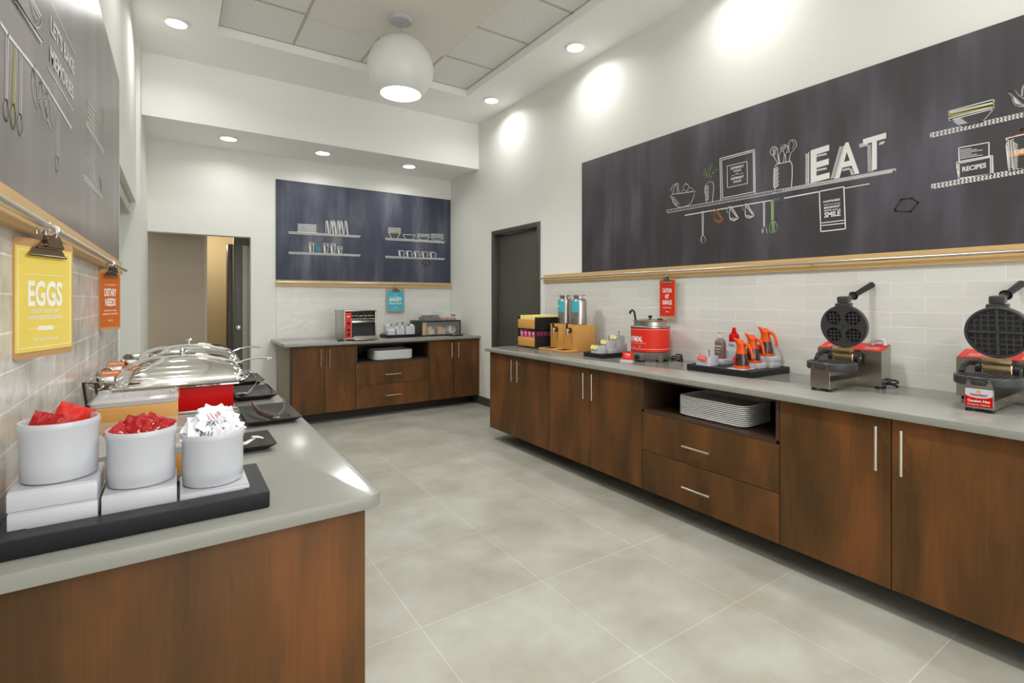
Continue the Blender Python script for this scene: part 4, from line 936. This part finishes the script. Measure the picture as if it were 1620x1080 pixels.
def wrap(mb, s, a0, a1, z0, h, R_=.1452, bold=.03):
    vs, fs = text_geo(s, bold); mb.add([(R_*cos(a0+(a1-a0)*u), R_*sin(a0+(a1-a0)*u), z0+h*v) for u, v in vs], fs)
m = MB(); wrap(m, 'OATMEAL', radians(-157), radians(-98), .146, .040); wrap(m, 'Sweeten up your morning here', radians(-155), radians(-88), .130, .009, bold=0)
m.lathe([(.1451, .092), (.1451, .094)], 64, cap0=False, cap1=False); m.lathe([(.1451, .236), (.1451, .2375)], 64, cap0=False, cap1=False)
wrap(m, 'O', radians(-112), radians(-104), .104, .016, bold=-.02); wrap(m, 'o', radians(-132), radians(-124), .102, .008, bold=-.02)
obj('lettering', m, INKW, jk)
m = MB(); m.lathe([(.142, .247), (.149, .249), (.149, .255), (.146, .258), (.124, .258), (.121, .262), (.121, .292), (.130, .295), (.131, .299), (.127, .301), (.05, .312), (.004, .315)], 56); ld = obj('inset_pot', m, STEEL, t)
m = MB(); m.lathe([(.008, .314), (.008, .320), (.016, .325), (.017, .332), (.012, .337), (.002, .338)], 20); m.box(.055, .095, -.02, .0, .306, .316, .003); obj('lid_knob', m, BLACK, t)
m = MB(); m.tube([(-.10, -.01, .265), (-.112, -.006, .305), (-.118, -.002, .345), (-.124, .0, .366), (-.138, .0, .376), (-.152, .0, .368), (-.156, .0, .348)], .010, 10, flat=.8); obj('ladle_handle', m, BLACK, t)
m = MB()
P = []
for k in range(40): a_ = k*.55; P.append((.20+.035*cos(a_)*(1+.2*sin(k)), .06+.05*sin(a_), .006+.0012*k))
m.tube([(.152, .03, .03)]+P, .0045, 6); tag(obj('power_cord', m, BLACK), 'coiled black power cord on the worktop beside the red warmer', 'cord', loc=(2.985, 2.645, ZT), rz=-pi/2)
# small red sign on white block
t = RT('table_sign', 'small red sign card in a white base at the foot of the red warmer', 'sign', 2.70, 2.612, -pi/2+.35)
m = MB(); m.box(-.045, .045, -.02, .024, 0, .022, .002); obj('base', m, WHITEM, t)
M = Matrix.Translation((0, .004, .0225)) @ Matrix.Rotation(-.12, 4, 'X')
m = MB(); m.box(-.036, .046, -.001, .001, 0, .058, M=M); c = obj('card', m, REDS, t)
m = MB(); put_text(m, 'OATMEAL', -.018, .032, .045, .012, y=-.0016); put_text(m, 'toppings', -.014, .018, .036, .007, y=-.0016, bold=0); m.v = [tuple(M @ Vector(v)) for v in m.v]; obj('lettering', m, INKW, c)
# large black tray: syrup carafes, bottle, whipped cream
BX0_, BX1_, BY0_, BY1_, bh = 2.768, 3.185, 1.692, 2.145, .038
a = tray('large black tray of orange syrup carafes between the red warmer and the small-waffle iron', BX0_, BX1_, BY0_, BY1_, bh); slot(a, (BX1_-BX0_)/2, (.14, -.04), bh)
zt = ZT+bh-.0055
m = MB(); m.box(-.062, .062, -.055, .055, 0, .004, .001); tag(obj('riser_plate', m, WHITEM), 'thin white plate under the front orange carafe', 'riser block', 'white riser blocks', (2.88, 1.83, zt))
pot('white topping pot with a red card at the left front of the large black tray', 2.86, 2.055, zt, .105, .062, 'pots on the large black tray', REDS, 'Chocolate Chips')
blk(3.0, 2.055, zt, .1, .11, .034, 'low white block under the chocolate sauce bottle')
blk(3.115, 2.03, zt, .1, .11, .09, 'taller white block under the whipped cream can')
blk(3.0, 1.825, zt, .105, .125, .030, 'low white block under the middle orange carafe')
blk(3.115, 1.80, zt, .105, .13, .034, 'lower of two white blocks under the rear orange carafe')
blk(3.115, 1.80, zt+.0345, .103, .128, .034, 'upper of two white blocks under the rear orange carafe')
def carafe(label, x, y, z, first=[None]):
    if first[0]: return dup(first[0], (x, y, z), None, label)
    t = thing('syrup_carafe', label, 'carafe', (x, y, z), -pi/2-.15, 'orange syrup carafes'); first[0] = t
    m = MB(); m.lathe([(.046, 0), (.048, .002), (.047, .016), (.044, .018), (.002, .018)], 36); obj('base', m, ORP, t)
    m = MB(); m.lathe([(.0455, .0182), (.0455, .022), (.040, .055), (.032, .088), (.002, .088)], 36); obj('glass_body', m, SYRUP, t, 'dark syrup seen through the glass body')
    m = MB(); n = 24; loops = []
    for z_, r, sx, dx in ((.0885, .033, 1, 0), (.10, .031, 1, 0), (.125, .026, 1, .0), (.145, .026, 1.0, -.002), (.160, .029, 1.12, -.006), (.172, .027, 1.25, -.013)):
        L_ = []
        for j in range(n):
            a_ = 2*pi*j/n; x_ = cos(a_); k_ = max(0, -x_)**3*(z_-.12)*1.0 if z_ > .12 else 0
            L_.append((dx+sx*r*x_-k_*.35, r*sin(a_)*(1-.35*max(0, -x_)*(z_ > .15)), z_+(k_*.25) - (max(0, x_)*.022 if z_ > .15 else 0)))
        loops.append(L_)
    m.loft(loops); obj('spout_collar', m, ORP, t, angle=50)
    m = MB(); m.tube([(.012, 0, .150), (.036, 0, .150), (.056, 0, .138), (.070, 0, .115), (.078, 0, .088), (.081, 0, .064)], .008, 10, rs=[.010, .010, .0095, .009, .0085, .0085]); obj('handle', m, ORP, t)
    m = MB(); m.box(-.016, .016, -.046, -.0445, .038, .07, .0006, M=Matrix.Rotation(-.35, 4, 'Z')); obj('label_tag', m, REDS, t, 'small red label')
    return t
carafe('front orange syrup carafe, lowest on the large black tray', 2.885, 1.83, zt+.0045)
carafe('middle orange syrup carafe on a low white block', 3.0, 1.827, zt+.0305)
carafe('rear orange syrup carafe standing highest on two white blocks', 3.115, 1.808, zt+.069)
t = thing('squeeze_bottle', 'clear squeeze bottle of chocolate sauce with two red-tipped nozzles', 'bottle', (3.0, 2.055, zt+.0345), -pi/2)
m = MB(); rloft(m, [(.030, .022, 0), (.034, .026, .004), (.034, .026, .10), (.030, .024, .118), (.018, .016, .13), (.014, .014, .134)], .018); b_ = obj('bottle_body', m, CHOC, t)
m = MB(); ctext(m, 'Chocolate', 0, .078, .05, .012, y=-.0268); ctext(m, 'Syrup', 0, .058, .034, .011, y=-.0268); ctext(m, '24 oz', 0, .042, .022, .007, y=-.0268); obj('print', m, INKW, b_)
m = MB(); m.lathe([(.016, .1345), (.016, .148), (.002, .149)], 20); m.cyl((-.009, 0, .149), (-.009, 0, .166), .004, 10, .003); m.cyl((.009, 0, .149), (.009, 0, .166), .004, 10, .003); cp = obj('cap', m, WHITEM, t)
m = MB(); m.cyl((-.009, 0, .166), (-.009, 0, .174), .0036, 10); m.cyl((.009, 0, .166), (.009, 0, .174), .0036, 10); obj('nozzle_tip', m, RED, cp)
t = thing('whipped_cream_can', 'white whipped cream can with red top and red conical cap', 'can', (3.115, 2.03, zt+.0905), -pi/2)
m = MB(); m.lathe([(.030, 0), (.032, .002), (.032, .052)], 36, cap1=False); cb = obj('can_body', m, WHITEM, t)
m = MB(); m.lathe([(.0322, .0522), (.0322, .092), (.028, .102), (.024, .106), (.002, .107)], 36); obj('red_shoulder', m, RED, t)
m = MB(); ctext(m, 'Cream', 0, .024, .044, .016, y=-.0325); obj('lettering', m, INKG, cb)
m = MB(); m.lathe([(.019, .1075), (.019, .114), (.016, .116), (.010, .146), (.002, .148)], 24); obj('cap', m, RED, t)

# waffle irons: local -Y faces the aisle
def waffle(label, x, y, rz, kind, s=1.0):
    t = thing('waffle_maker', label, 'waffle maker', (x, y, ZT), rz, 'waffle makers on the right counter')
    t.scale = (s, s, s)
    m = MB(); m.prism([(.30, .014), (.415, .014), (.415, .222), (.30, .192)], -.155, .155, 'x')
    obj('body', m, STEEL, t)
    m = MB(); m.prism([(.302, .1933), (.413, .2222), (.413, .2235), (.302, .1946)], -.152, .152, 'x')
    tp = obj('top_label', m, REDS, t, 'red label covering the top')
    m = MB()
    for k in range(3):
        y_ = .325+k*.014; z_ = .1948+(y_-.302)*.2603; m.box(-.12, -.05, y_, y_+.003, z_-.0005, z_+.0014); m.box(.06, .13, y_, y_+.003, z_-.0005, z_+.0014)
    obj('print', m, INKW, tp)
    m = MB()
    for x_ in (-.13, .13):
        for y_ in (.32, .395): m.cyl((x_, y_, 0), (x_, y_, .0145), .012, 12)
    for x_ in (-.035, .035): m.cyl((x_, .012, 0), (x_, .012, .0145), .012, 12)
    obj('foot', m, BLACK, t)
    m = MB(); m.box(-.046, .046, -.002, .0, .014, .092, .0006, seg=1); m.prism([(-.046, .0925), (.046, .0925), (.040, .118), (.034, .130), (.028, .122), (.022, .108), (-.022, .108), (-.028, .122), (-.034, .130), (-.040, .118)], -.002, 0, 'y')
    m.box(-.046, .046, .0005, .30, .014, .0215, .0006, seg=1); m.box(-.046, -.044, .0005, .30, .0216, .05); m.box(.044, .046, .0005, .30, .0216, .05)
    fs = obj('front_stand', m, STEEL, t)
    m = MB(); m.cyl((.046, .17, .035), (.05, .17, .035), .005, 10); m.cyl((-.046, .17, .035), (-.05, .17, .035), .005, 10); obj('screw', m, CHROME, fs)
    if kind == 'big':
        m = MB(); m.box(-.043, .043, -.0035, -.0022, .022, .094, .0004, seg=1); lb = obj('warning_label', m, WHITEM, fs, 'white and red warning label')
        m = MB(); L_ = [(-.043, .022)]+[(.043, .022)]+[(.043*cos(pi*k/12), .071-.014*sin(pi*k/12)) for k in range(13)]; m.prism(L_, -.0043, -.0036, 'y'); obj('red_field', m, RED, lb)
        m = MB(); ctext(m, 'Heartland', 0, .066, .052, .010, y=-.005, bold=.02); obj('lettering', m, mat('maroon_ink', (150, 50, 50), .6), lb)
        m = MB(); ctext(m, 'H', 0, .078, .011, .011, y=-.005, bold=.05); obj('emblem', m, mat('amber_ink', (226, 150, 50), .6), lb)
        m = MB(); ctext(m, 'Caution Hot', 0, .040, .070, .011, y=-.005, bold=.02); ctext(m, 'Precaucion Caliente', 0, .028, .070, .006, y=-.005, bold=.0); obj('lettering', m, INKW, lb)
    else:
        m = MB(); ctext(m, 'Caution Hot', 0, .040, .078, .010, y=-.0024, bold=.01); ctext(m, 'Precaucion Caliente', 0, .028, .07, .005, y=-.0024, bold=.0); obj('lettering', m, INKG, fs)
    # lower iron
    gr = .112
    m = MB(); m.lathe([(gr-.012, .100), (gr-.002, .104), (gr, .110), (gr, .136), (gr-.003, .140), (gr-.012, .140), (gr-.013, .134), (.002, .134)], 56, c=(0, .120, 0)); lo_ = obj('lower_iron', m, IRON, t)
    m = MB(); n = 6
    for k in range(-4, 5):
        q = k*.023; h_ = math.sqrt(max(0, (gr-.016)**2-q*q))
        if h_ > .02: m.box(q-.002, q+.002, .12-h_, .12+h_, .1345, .1385); m.box(-h_, h_, .12+q-.002, .12+q+.002, .1345, .1384)
    obj('grid_ridges', m, IRON, lo_)
    m = MB(); m.box(-.03, .03, .0, .02, .108, .128, .003); m.tube([(-.022, .0, .125), (-.03, -.012, .130), (-.036, -.004, .132)], .003, 8); m.tube([(.022, .0, .125), (.03, -.012, .130), (.036, -.004, .132)], .003, 8); obj('drip_lip', m, IRON, lo_)
    # hinge
    m = MB(); m.box(-.052, .052, .232, .296, .135, .178, .008, seg=3); m.box(-.048, .048, .226, .262, .175, .205, .002); hb = obj('hinge_block', m, TANM, t, 'heat-tarnished steel hinge cover')
    m = MB()
    m.cyl((-.053, .262, .155), (-.072, .262, .155), .028, 24)
    m.tube([(-.07, .262, .175), (-.092, .232, .178), (-.10, .19, .165), (-.098, .165, .14)], .011, 10); obj('hinge_arm', m, BLACK, t)
    m = MB(); m.cyl((.053, .262, .155), (.072, .262, .155), .028, 24); obj('hinge_cap', m, BLACK, t)
    m = MB(); m.cyl((.072, .262, .155), (.075, .262, .155), .007, 12); m.cyl((-.035, .225, .198), (-.035, .222, .198), .004, 10); m.cyl((.035, .225, .198), (.035, .222, .198), .004, 10); obj('screw', m, CHROME, hb)
    # upper iron, opened: disc facing the aisle
    uz_ = .318
    M = Matrix.Translation((0, .262, uz_)) @ Matrix.Rotation(radians(96), 4, 'X')     # disc axis -> -Y, tipped back a little
    m = MB()
    if kind == 'big':
        m.lathe([(.002, -.018), (gr-.012, -.018), (gr-.002, -.012), (gr, -.006), (gr, .020), (gr-.003, .024), (gr-.010, .024), (gr-.012, .008), (.002, .008)], 56, M=M)
        ui = obj('upper_iron', m, IRON, t)
        m = MB(); R_ = gr-.013
        for a0, a1, b0, b1 in ((-.005, .005, -R_, R_), (-R_, R_, -.005, .005)): m.box(a0, a1, b0, b1, .008, .022, .001, M=M, seg=1)
        for q in (-.075, -.052, -.029, .029, .052, .075):
            h_ = math.sqrt(R_**2-q*q); m.box(q-.0035, q+.0035, -h_, h_, .008, .0165, M=M); m.box(-h_, h_, q-.0035, q+.0035, .008, .0164, M=M)
        obj('grid_ridges', m, IRON, ui)
    else:
        # face plate with four round wells
        bm = bmesh.new()
        m.lathe([(.002, -.018), (gr-.012, -.018), (gr-.002, -.012), (gr, -.006), (gr, .012)], 56, M=M, cap1=False)
        N = 56; wr, wo = .037, .047
        m.lathe([(.002, .002), (gr-.001, .002)], 56, M=M)
        # plate in four quadrants, each a ring between the well and the quarter outline
        for qx, qy in ((1, 1), (-1, 1), (-1, -1), (1, -1)):
            ca, cb = qx*wo, qy*wo*.95; inn = []; out = []
            for k in range(48):
                a_ = 2*pi*k/48; inn.append((ca+wr*cos(a_), cb+wr*sin(a_)))
                dx_, dy_ = cos(a_), sin(a_); tt = 9
                if dx_*qx < -1e-6: tt = min(tt, -ca/dx_)
                if dy_*qy < -1e-6: tt = min(tt, -cb/dy_)
                bq = ca*dx_+cb*dy_; cq = ca*ca+cb*cb-gr*gr; tt = min(tt, -bq+math.sqrt(max(0, bq*bq-cq)))
                out.append((ca+tt*dx_, cb+tt*dy_))
            m.loft([[(x_, y_, .0025) for x_, y_ in inn], [(x_, y_, .020) for x_, y_ in inn], [(x_, y_, .020) for x_, y_ in out], [(x_, y_, .0025) for x_, y_ in out]], False, False, M=M)
        m.lathe([(gr, .012), (gr, .0198)], 56, M=M, cap0=False, cap1=False)
        ui = obj('upper_iron', m, IRON, t)
        m = MB()
        for qx, qy in ((1, 1), (-1, 1), (-1, -1), (1, -1)):
            ca, cb = qx*wo, qy*wo*.95
            for q in (-.018, 0, .018):
                h_ = math.sqrt(wr**2-q*q)*.99; m.box(ca+q-.003, ca+q+.003, cb-h_, cb+h_, .0025, .013, M=M); m.box(ca-h_, ca+h_, cb+q-.003, cb+q+.003, .0025, .0129, M=M)
        obj('grid_ridges', m, IRON, ui)
    m = MB(); M2 = Matrix.Translation((0, .262, uz_)) @ Matrix.Rotation(radians(6), 4, 'X')
    m.box(-.036, .036, -.018, .022, gr-.012, gr+.010, .003, M=M2); m.box(-.026, .026, -.016, .03, gr+.0125, gr+.045, .004, M=M2); m.cyl((0, .262+.03, uz_+gr+.028), (0, .262+.075, uz_+gr+.045), .013, 14)
    obj('handle_mount', m, IRON, t)
    hp0 = Vector((0, .262+.06, uz_+gr+.038)); dr = Vector((.16, .93, .36)).normalized()
    m = MB(); m.cyl(hp0, hp0+dr*.03, .013, 16, .015); m.cyl(hp0+dr*.03, hp0+dr*.036, .024, 24, .022); m.cyl(hp0+dr*.036, hp0+dr*.05, .022, 20, .014); m.cyl(hp0+dr*.05, hp0+dr*.20, .0135, 20, .017); obj('handle', m, BLACK, t)
    m = MB(); m.tube([(.08, .385, .218), (.085, .385, .236), (.10, .385, .246), (.135, .385, .246), (.14, .385, .218)], .010, 10); obj('rear_knob', m, WHITEM, t)
    m = MB(); P = [(.155, .40, .03)]+[(.175+.022*cos(k*.8), .385+.03*sin(k*.8), .008+.003*k) for k in range(14)]; m.tube(P, .005, 6); obj('power_cord', m, BLACK, t)
    return t
waffle('waffle maker with four small round wells in its open upper iron', 2.68, 1.272, -pi/2, 'small')
waffle('waffle maker with one large cross-grid iron and a red-white caution label', 2.715, .672, -pi/2, 'big')

# ============================================================ BACK COUNTER
t = thing('conveyor_toaster', 'steel conveyor toaster with a red control strip on the back counter', 'toaster', (1.53, 5.70, ZT))
m = MB(); Wt, Dt, Ht = .355, .40, .325
m.box(0, .012, 0, Dt, .02, Ht, .002); m.box(Wt-.012, Wt, 0, Dt, .02, Ht, .002); m.box(.012, Wt-.012, Dt-.012, Dt, .02, Ht); m.box(.012, Wt-.012, .0, Dt-.012, .02, .034); m.box(.0125, .075, .001, .018, .034, Ht-.02, .001)
m.box(.075, .082, .004, Dt-.012, .034, .25); m.box(.083, Wt-.0125, .004, .03, .195, .222, .002); m.box(-.004, Wt+.004, -.006, Dt, Ht+.0, Ht+.012, .003)
m.box(.09, Wt+.005, -.09, -.002, .012, .020, .002); m.prism([(.09, .02), (Wt+.005, .02), (Wt-.02, .05), (.10, .05)], -.003, .003, 'y')
for x_ in (.02, Wt-.02):
    for y_ in (.03, Dt-.03): m.cyl((x_, y_, 0), (x_, y_, .0205), .012, 10)
obj('housing', m, STEEL, t)
m = MB(); m.box(.0125, .0745, -.004, .0005, .034, Ht-.012, .001); cp = obj('control_strip', m, REDS, t, 'red control strip')
m = MB(); ctext(m, 'TOAST', .043, .262, .042, .016, y=-.0048, bold=.03); obj('lettering', m, INKW, cp)
m = MB(); m.cyl((.045, -.004, .195), (.045, -.018, .195), .014, 18); m.box(.03, .06, -.010, -.0045, .11, .135, .002); m.box(.03, .06, -.010, -.0045, .06, .085, .002); obj('controls', m, BLACK, cp)
m = MB(); m.box(.0825, Wt-.0125, .05, Dt-.013, .0345, .192); m.box(.0835, Wt-.0125, .09, Dt-.013, .223, Ht-.006); obj('dark_cavity', m, mat('black_oven_interior', (34, 34, 34), .6), t)
m = MB()
for k in range(12):
    x_ = .095+k*.0205; m.tube([(x_, .0, .235), (x_, .05, .285), (x_, .088, .31)], .002, 6)
for z_, y_ in ((.240, .004), (.275, .04), (.305, .08)): m.cyl((.086, y_, z_), (Wt-.013, y_, z_), .003, 8)
obj('wire_rack', m, HAND, t)
m = MB(); m.tube([(1.53, 5.78, ZT+.02), (1.50, 5.74, ZT+.006), (1.47, 5.72, ZT+.006), (1.46, 5.69, ZT+.006), (1.49, 5.68, ZT+.008), (1.52, 5.685, ZT+.006)], .005, 6); m.box(1.462, 1.485, 5.675, 5.70, ZT+.001, ZT+.02, .004); tag(obj('power_cord', m, BLACK), 'short black cord lying beside the toaster', 'cord')
# condiment tray
m = MB(); frame_tray(m, .185, .14, .036, .012, .030); a = tag(obj('riser_tray', m, BLACK), 'black tray of white sachet holders between the toaster and the bakery case', 'tray', loc=(2.255, 5.985, ZT))
zt = ZT+.0305
def packet_holder(label, x, y, z, sx, sy, h, mats, seed):
    t = thing('sachet_holder', label, 'sachet holder', (x, y, z), 0, 'white sachet holders on the back counter')
    m = MB(); hx, hy = sx/2, sy/2; rloft(m, [(hx, hy, 0), (hx, hy, h), (hx-.003, hy-.003, h), (hx-.003, hy-.003, .004)], .004, n=2); obj('container', m, WHITEM, t)
    rnd = random.Random(seed)
    for k in range(3):
        m = MB(); m.box(-.02, .02, -.002, .002, 0, .05, .001, seg=1)
        o = tag(obj('condiment_sachet', m, mats[k % len(mats)]), 'small condiment sachet standing in a white holder on the back counter', 'sachet', 'condiment sachets on the back counter', (x-hx*.5+k*hx*.5, y, z+h-.03+.006*rnd.random())); o.rotation_euler = (rnd.uniform(-.3, .3), rnd.uniform(-.3, .3), rnd.uniform(-.5, .5))
packet_holder('left rear white sachet holder on the back tray', 2.15, 6.04, zt+.03, .10, .09, .075, [PAPER, PAPER, INKG], 1)
blk(2.15, 6.03, zt-.0, .115, .13, .0295, 'white block under the left rear sachet holder')
packet_holder('middle front white sachet holder on the back tray', 2.245, 5.92, zt, .10, .09, .075, [PAPER, mat('pink_sachet_paper', (226, 168, 160), .6), PAPER], 2)
packet_holder('right front white sachet holder on the back tray', 2.37, 5.93, zt, .115, .09, .105, [mat('olive_sachet_paper', (170, 170, 90), .6), INKG, PAPER], 3)
packet_holder('rear middle white sachet holder on the back tray', 2.30, 6.05, zt, .10, .08, .12, [mat('blue_sachet_paper', (110, 130, 170), .6), PAPER, INKG], 4)
packet_holder('left front white sachet holder on the back tray', 2.13, 5.92, zt, .09, .08, .05, [PAPER], 5)
# bakery case
t = thing('bakery_case', 'two-tier acrylic bakery case in a black frame on the back counter', 'display case', (2.50, 5.86, ZT), 0)
Wc, Dc = .545, .36
m = MB(); m.box(0, Wc, 0, Dc, .0, .016, .002); m.box(0, Wc, 0, Dc, .176, .192, .002)
for x_ in (0, Wc-.014): m.box(x_, x_+.014, 0, .014, .016, .176); m.box(x_, x_+.014, Dc-.014, Dc, .016, .176)
m.box(.014, Wc-.014, Dc-.014, Dc-.008, .016, .176); m.box(0, .004, .014, Dc-.014, .016, .176); m.box(Wc-.004, Wc, .014, Dc-.014, .016, .176); obj('frame', m, BLACK, t)
m = MB(); m.box(.0145, .075, .02, .034, .0165, .175, .001); obj('wooden_end', m, BAMB, t)
m = MB(); m.box(.0145, Wc-.0145, .002, .006, .0165, .1755); obj('front_pane', m, GLASS, t)
m = MB(); x0_, x1_ = -.01, Wc+.003; m.box(x0_, x1_, .0, .004, .1925, .300); m.box(x0_, x1_, Dc-.004, Dc, .1925, .300); m.box(x0_, x0_+.004, .004, Dc-.004, .1925, .3); m.box(x1_-.004, x1_, .004, Dc-.004, .1925, .3); m.box(x0_, x1_, 0, Dc, .3005, .304); m.box(.30, .304, .005, Dc-.005, .1925, .3)
obj('upper_cover', m, GLASS, t, 'clear acrylic upper cover')
def tagcard(x, y, z, s='MUFFINS', lb=''):
    m = MB(); m.box(-.032, .032, -.002, .002, 0, .026, .001, seg=1); c = tag(obj('food_tag', m, BLACK), lb, 'label', 'black food tags in the bakery case', (x, y, z)); 
    m = MB(); ctext(m, s, 0, .009, .045, .008, y=-.0028, bold=0); obj('lettering', m, INKW, c)
X0, Y0 = 2.50, 5.86
m = MB(); rnd = random.Random(3)
m.box(-.11, .11, -.10, .10, 0, .045, .012)
tag(obj('chocolate_loaf', m, CAKE), 'dark chocolate loaf on the upper tier of the bakery case', 'cake', loc=(X0+.18, Y0+.16, ZT+.1925))
for k in range(14):
    m = MB() if k == 0 else m
    if k == 0:
        m.lathe([(.002, 0), (.018, .002), (.022, .012), (.014, .02), (.002, .022)], 12); b_ = tag(obj('chocolate_chunk', m, CAKE), 'dark chocolate bite on top of the loaf in the bakery case', 'cake', 'chocolate bites on the loaf')
    o = b_ if k == 0 else dup(b_)
    o.location = (X0+.095+(k % 7)*.028, Y0+.10+(k//7)*.08, ZT+.2375); o.rotation_euler = (0, 0, k)
for k in range(9):
    if k == 0: m = MB(); m.lathe([(.002, 0), (.026, .003), (.032, .016), (.022, .03), (.002, .034)], 14, sx=1.2); b_ = tag(obj('nut_pastry', m, NUTS), 'nut-topped pastry on the upper tier right side of the bakery case', 'pastry', 'nut pastries on the upper tier')
    o = b_ if k == 0 else dup(b_)
    o.location = (X0+.345+(k % 3)*.07, Y0+.09+(k//3)*.08, ZT+.1925)
tagcard(X0+.465, Y0+.06, ZT+.24, 'MUFFINS', 'black food tag above the nut pastries')
m = MB(); prf = [(-.05, 0), (.05, 0), (.052, .06), (.056, .075), (.045, .095), (.0, .105), (-.045, .095), (-.056, .075), (-.052, .06)]
m.prism(prf, -.008, .008, 'y')
bs = tag(obj('bread_slice', m, BREADL), 'pale bread slice in the lower tier of the bakery case', 'bread', 'bread slices in the lower tier', (X0+.17, Y0+.08, ZT+.0165)); 
for k in range(1, 7): o = dup(bs, (X0+.17+.004*k, Y0+.08+k*.026, ZT+.0165), (radians(-6), 0, radians(20)))
bs.rotation_euler = (radians(-6), 0, radians(20))
m = MB(); m.prism([(x_*.95, z_*.95) for x_, z_ in prf], -.008, .008, 'y')
bs = tag(obj('toast_slice', m, BREAD), 'golden bread slice in the middle of the lower tier', 'bread', 'golden slices in the lower tier', (X0+.31, Y0+.07, ZT+.0165))
for k in range(1, 7): o = dup(bs, (X0+.31+.003*k, Y0+.07+k*.026, ZT+.0165), (radians(-6), 0, radians(-15)))
bs.rotation_euler = (radians(-6), 0, radians(-15))
for k in range(3):
    m = MB() if k == 0 else m
    if k == 0:
        m.lathe([(.014, -.012), (.045, -.012), (.052, 0), (.045, .012), (.014, .012), (.012, 0)], 28, cap0=False, cap1=False, M=Matrix.Rotation(pi/2, 4, 'X')); b_ = tag(obj('bagel', m, mat('cream_bagel', (232, 216, 186), .7), angle=60), 'round pale bagel at the right of the lower tier', 'bagel', 'bagels in the lower tier')
    o = b_ if k == 0 else dup(b_)
    o.location = (X0+.45-.0*k, Y0+.06+k*.06, ZT+.0685)
for x_, s_, lb in ((.19, 'WHEAT', 'black food tag in front of the pale bread slices'), (.32, 'RAISIN', 'black food tag in front of the golden slices'), (.45, 'BAGELS', 'black food tag in front of the bagels')):
    tagcard(X0+x_, Y0+.014, ZT+.09, s_, lb)
m = MB(); rloft(m, [(.075, .045, 0), (.085, .05, .004), (.09, .055, .012), (.086, .052, .012), (.078, .046, .006)], .03); tag(obj('tong_plate', m, BLACKM), 'small black oval plate in front of the bakery case', 'plate', loc=(2.93, 5.765, ZT))
m = MB(); m.tube([(-.05, .0, .0), (0, .012, .008), (.05, .018, .01)], .004, 8); m.tube([(-.05, -.004, .0), (0, -.012, .008), (.05, -.016, .01)], .004, 8); tag(obj('tongs', m, CHROME), 'little steel tongs on the black oval plate by the bakery case', 'tongs', loc=(2.93, 5.765, ZT+.0125))

# ============================================================ SERVING TRAYS IN THE NICHES
def tray_stack(x, y, z, hx, hy, n, rz, where, group, pitch=.0098):
    b0 = None
    for k in range(n):
        if b0 is None:
            m = MB(); rloft(m, [(hx-.022, hy-.022, 0), (hx-.019, hy-.019, .001), (hx-.008, hy-.008, .0120), (hx, hy, .0135), (hx, hy, .0180), (hx-.002, hy-.002, .0185), (hx-.006, hy-.006, .0178), (hx-.021, hy-.021, .004), (hx-.025, hy-.025, .0035)], .05, n=6)
            b0 = tag(obj('serving_tray', m, mat('pale_grey_melamine', (247, 247, 245), .35)), 'white rounded serving tray in the stack %s' % where, 'tray', group, (x, y, z), rz); o = b0
        else: o = dup(b0, (x, y, z+k*pitch))
    o['label'] = 'topmost white serving tray of the stack %s' % where
tray_stack(2.66, 1.80, .6255, .222, .145, 11, pi/2, 'in the niche under the right worktop', 'serving trays in the right niche', .0105)
tray_stack(2.09, 5.83, .6255, .232, .16, 10, 0, 'in the back counter niche', 'serving trays in the back niche', .0105)
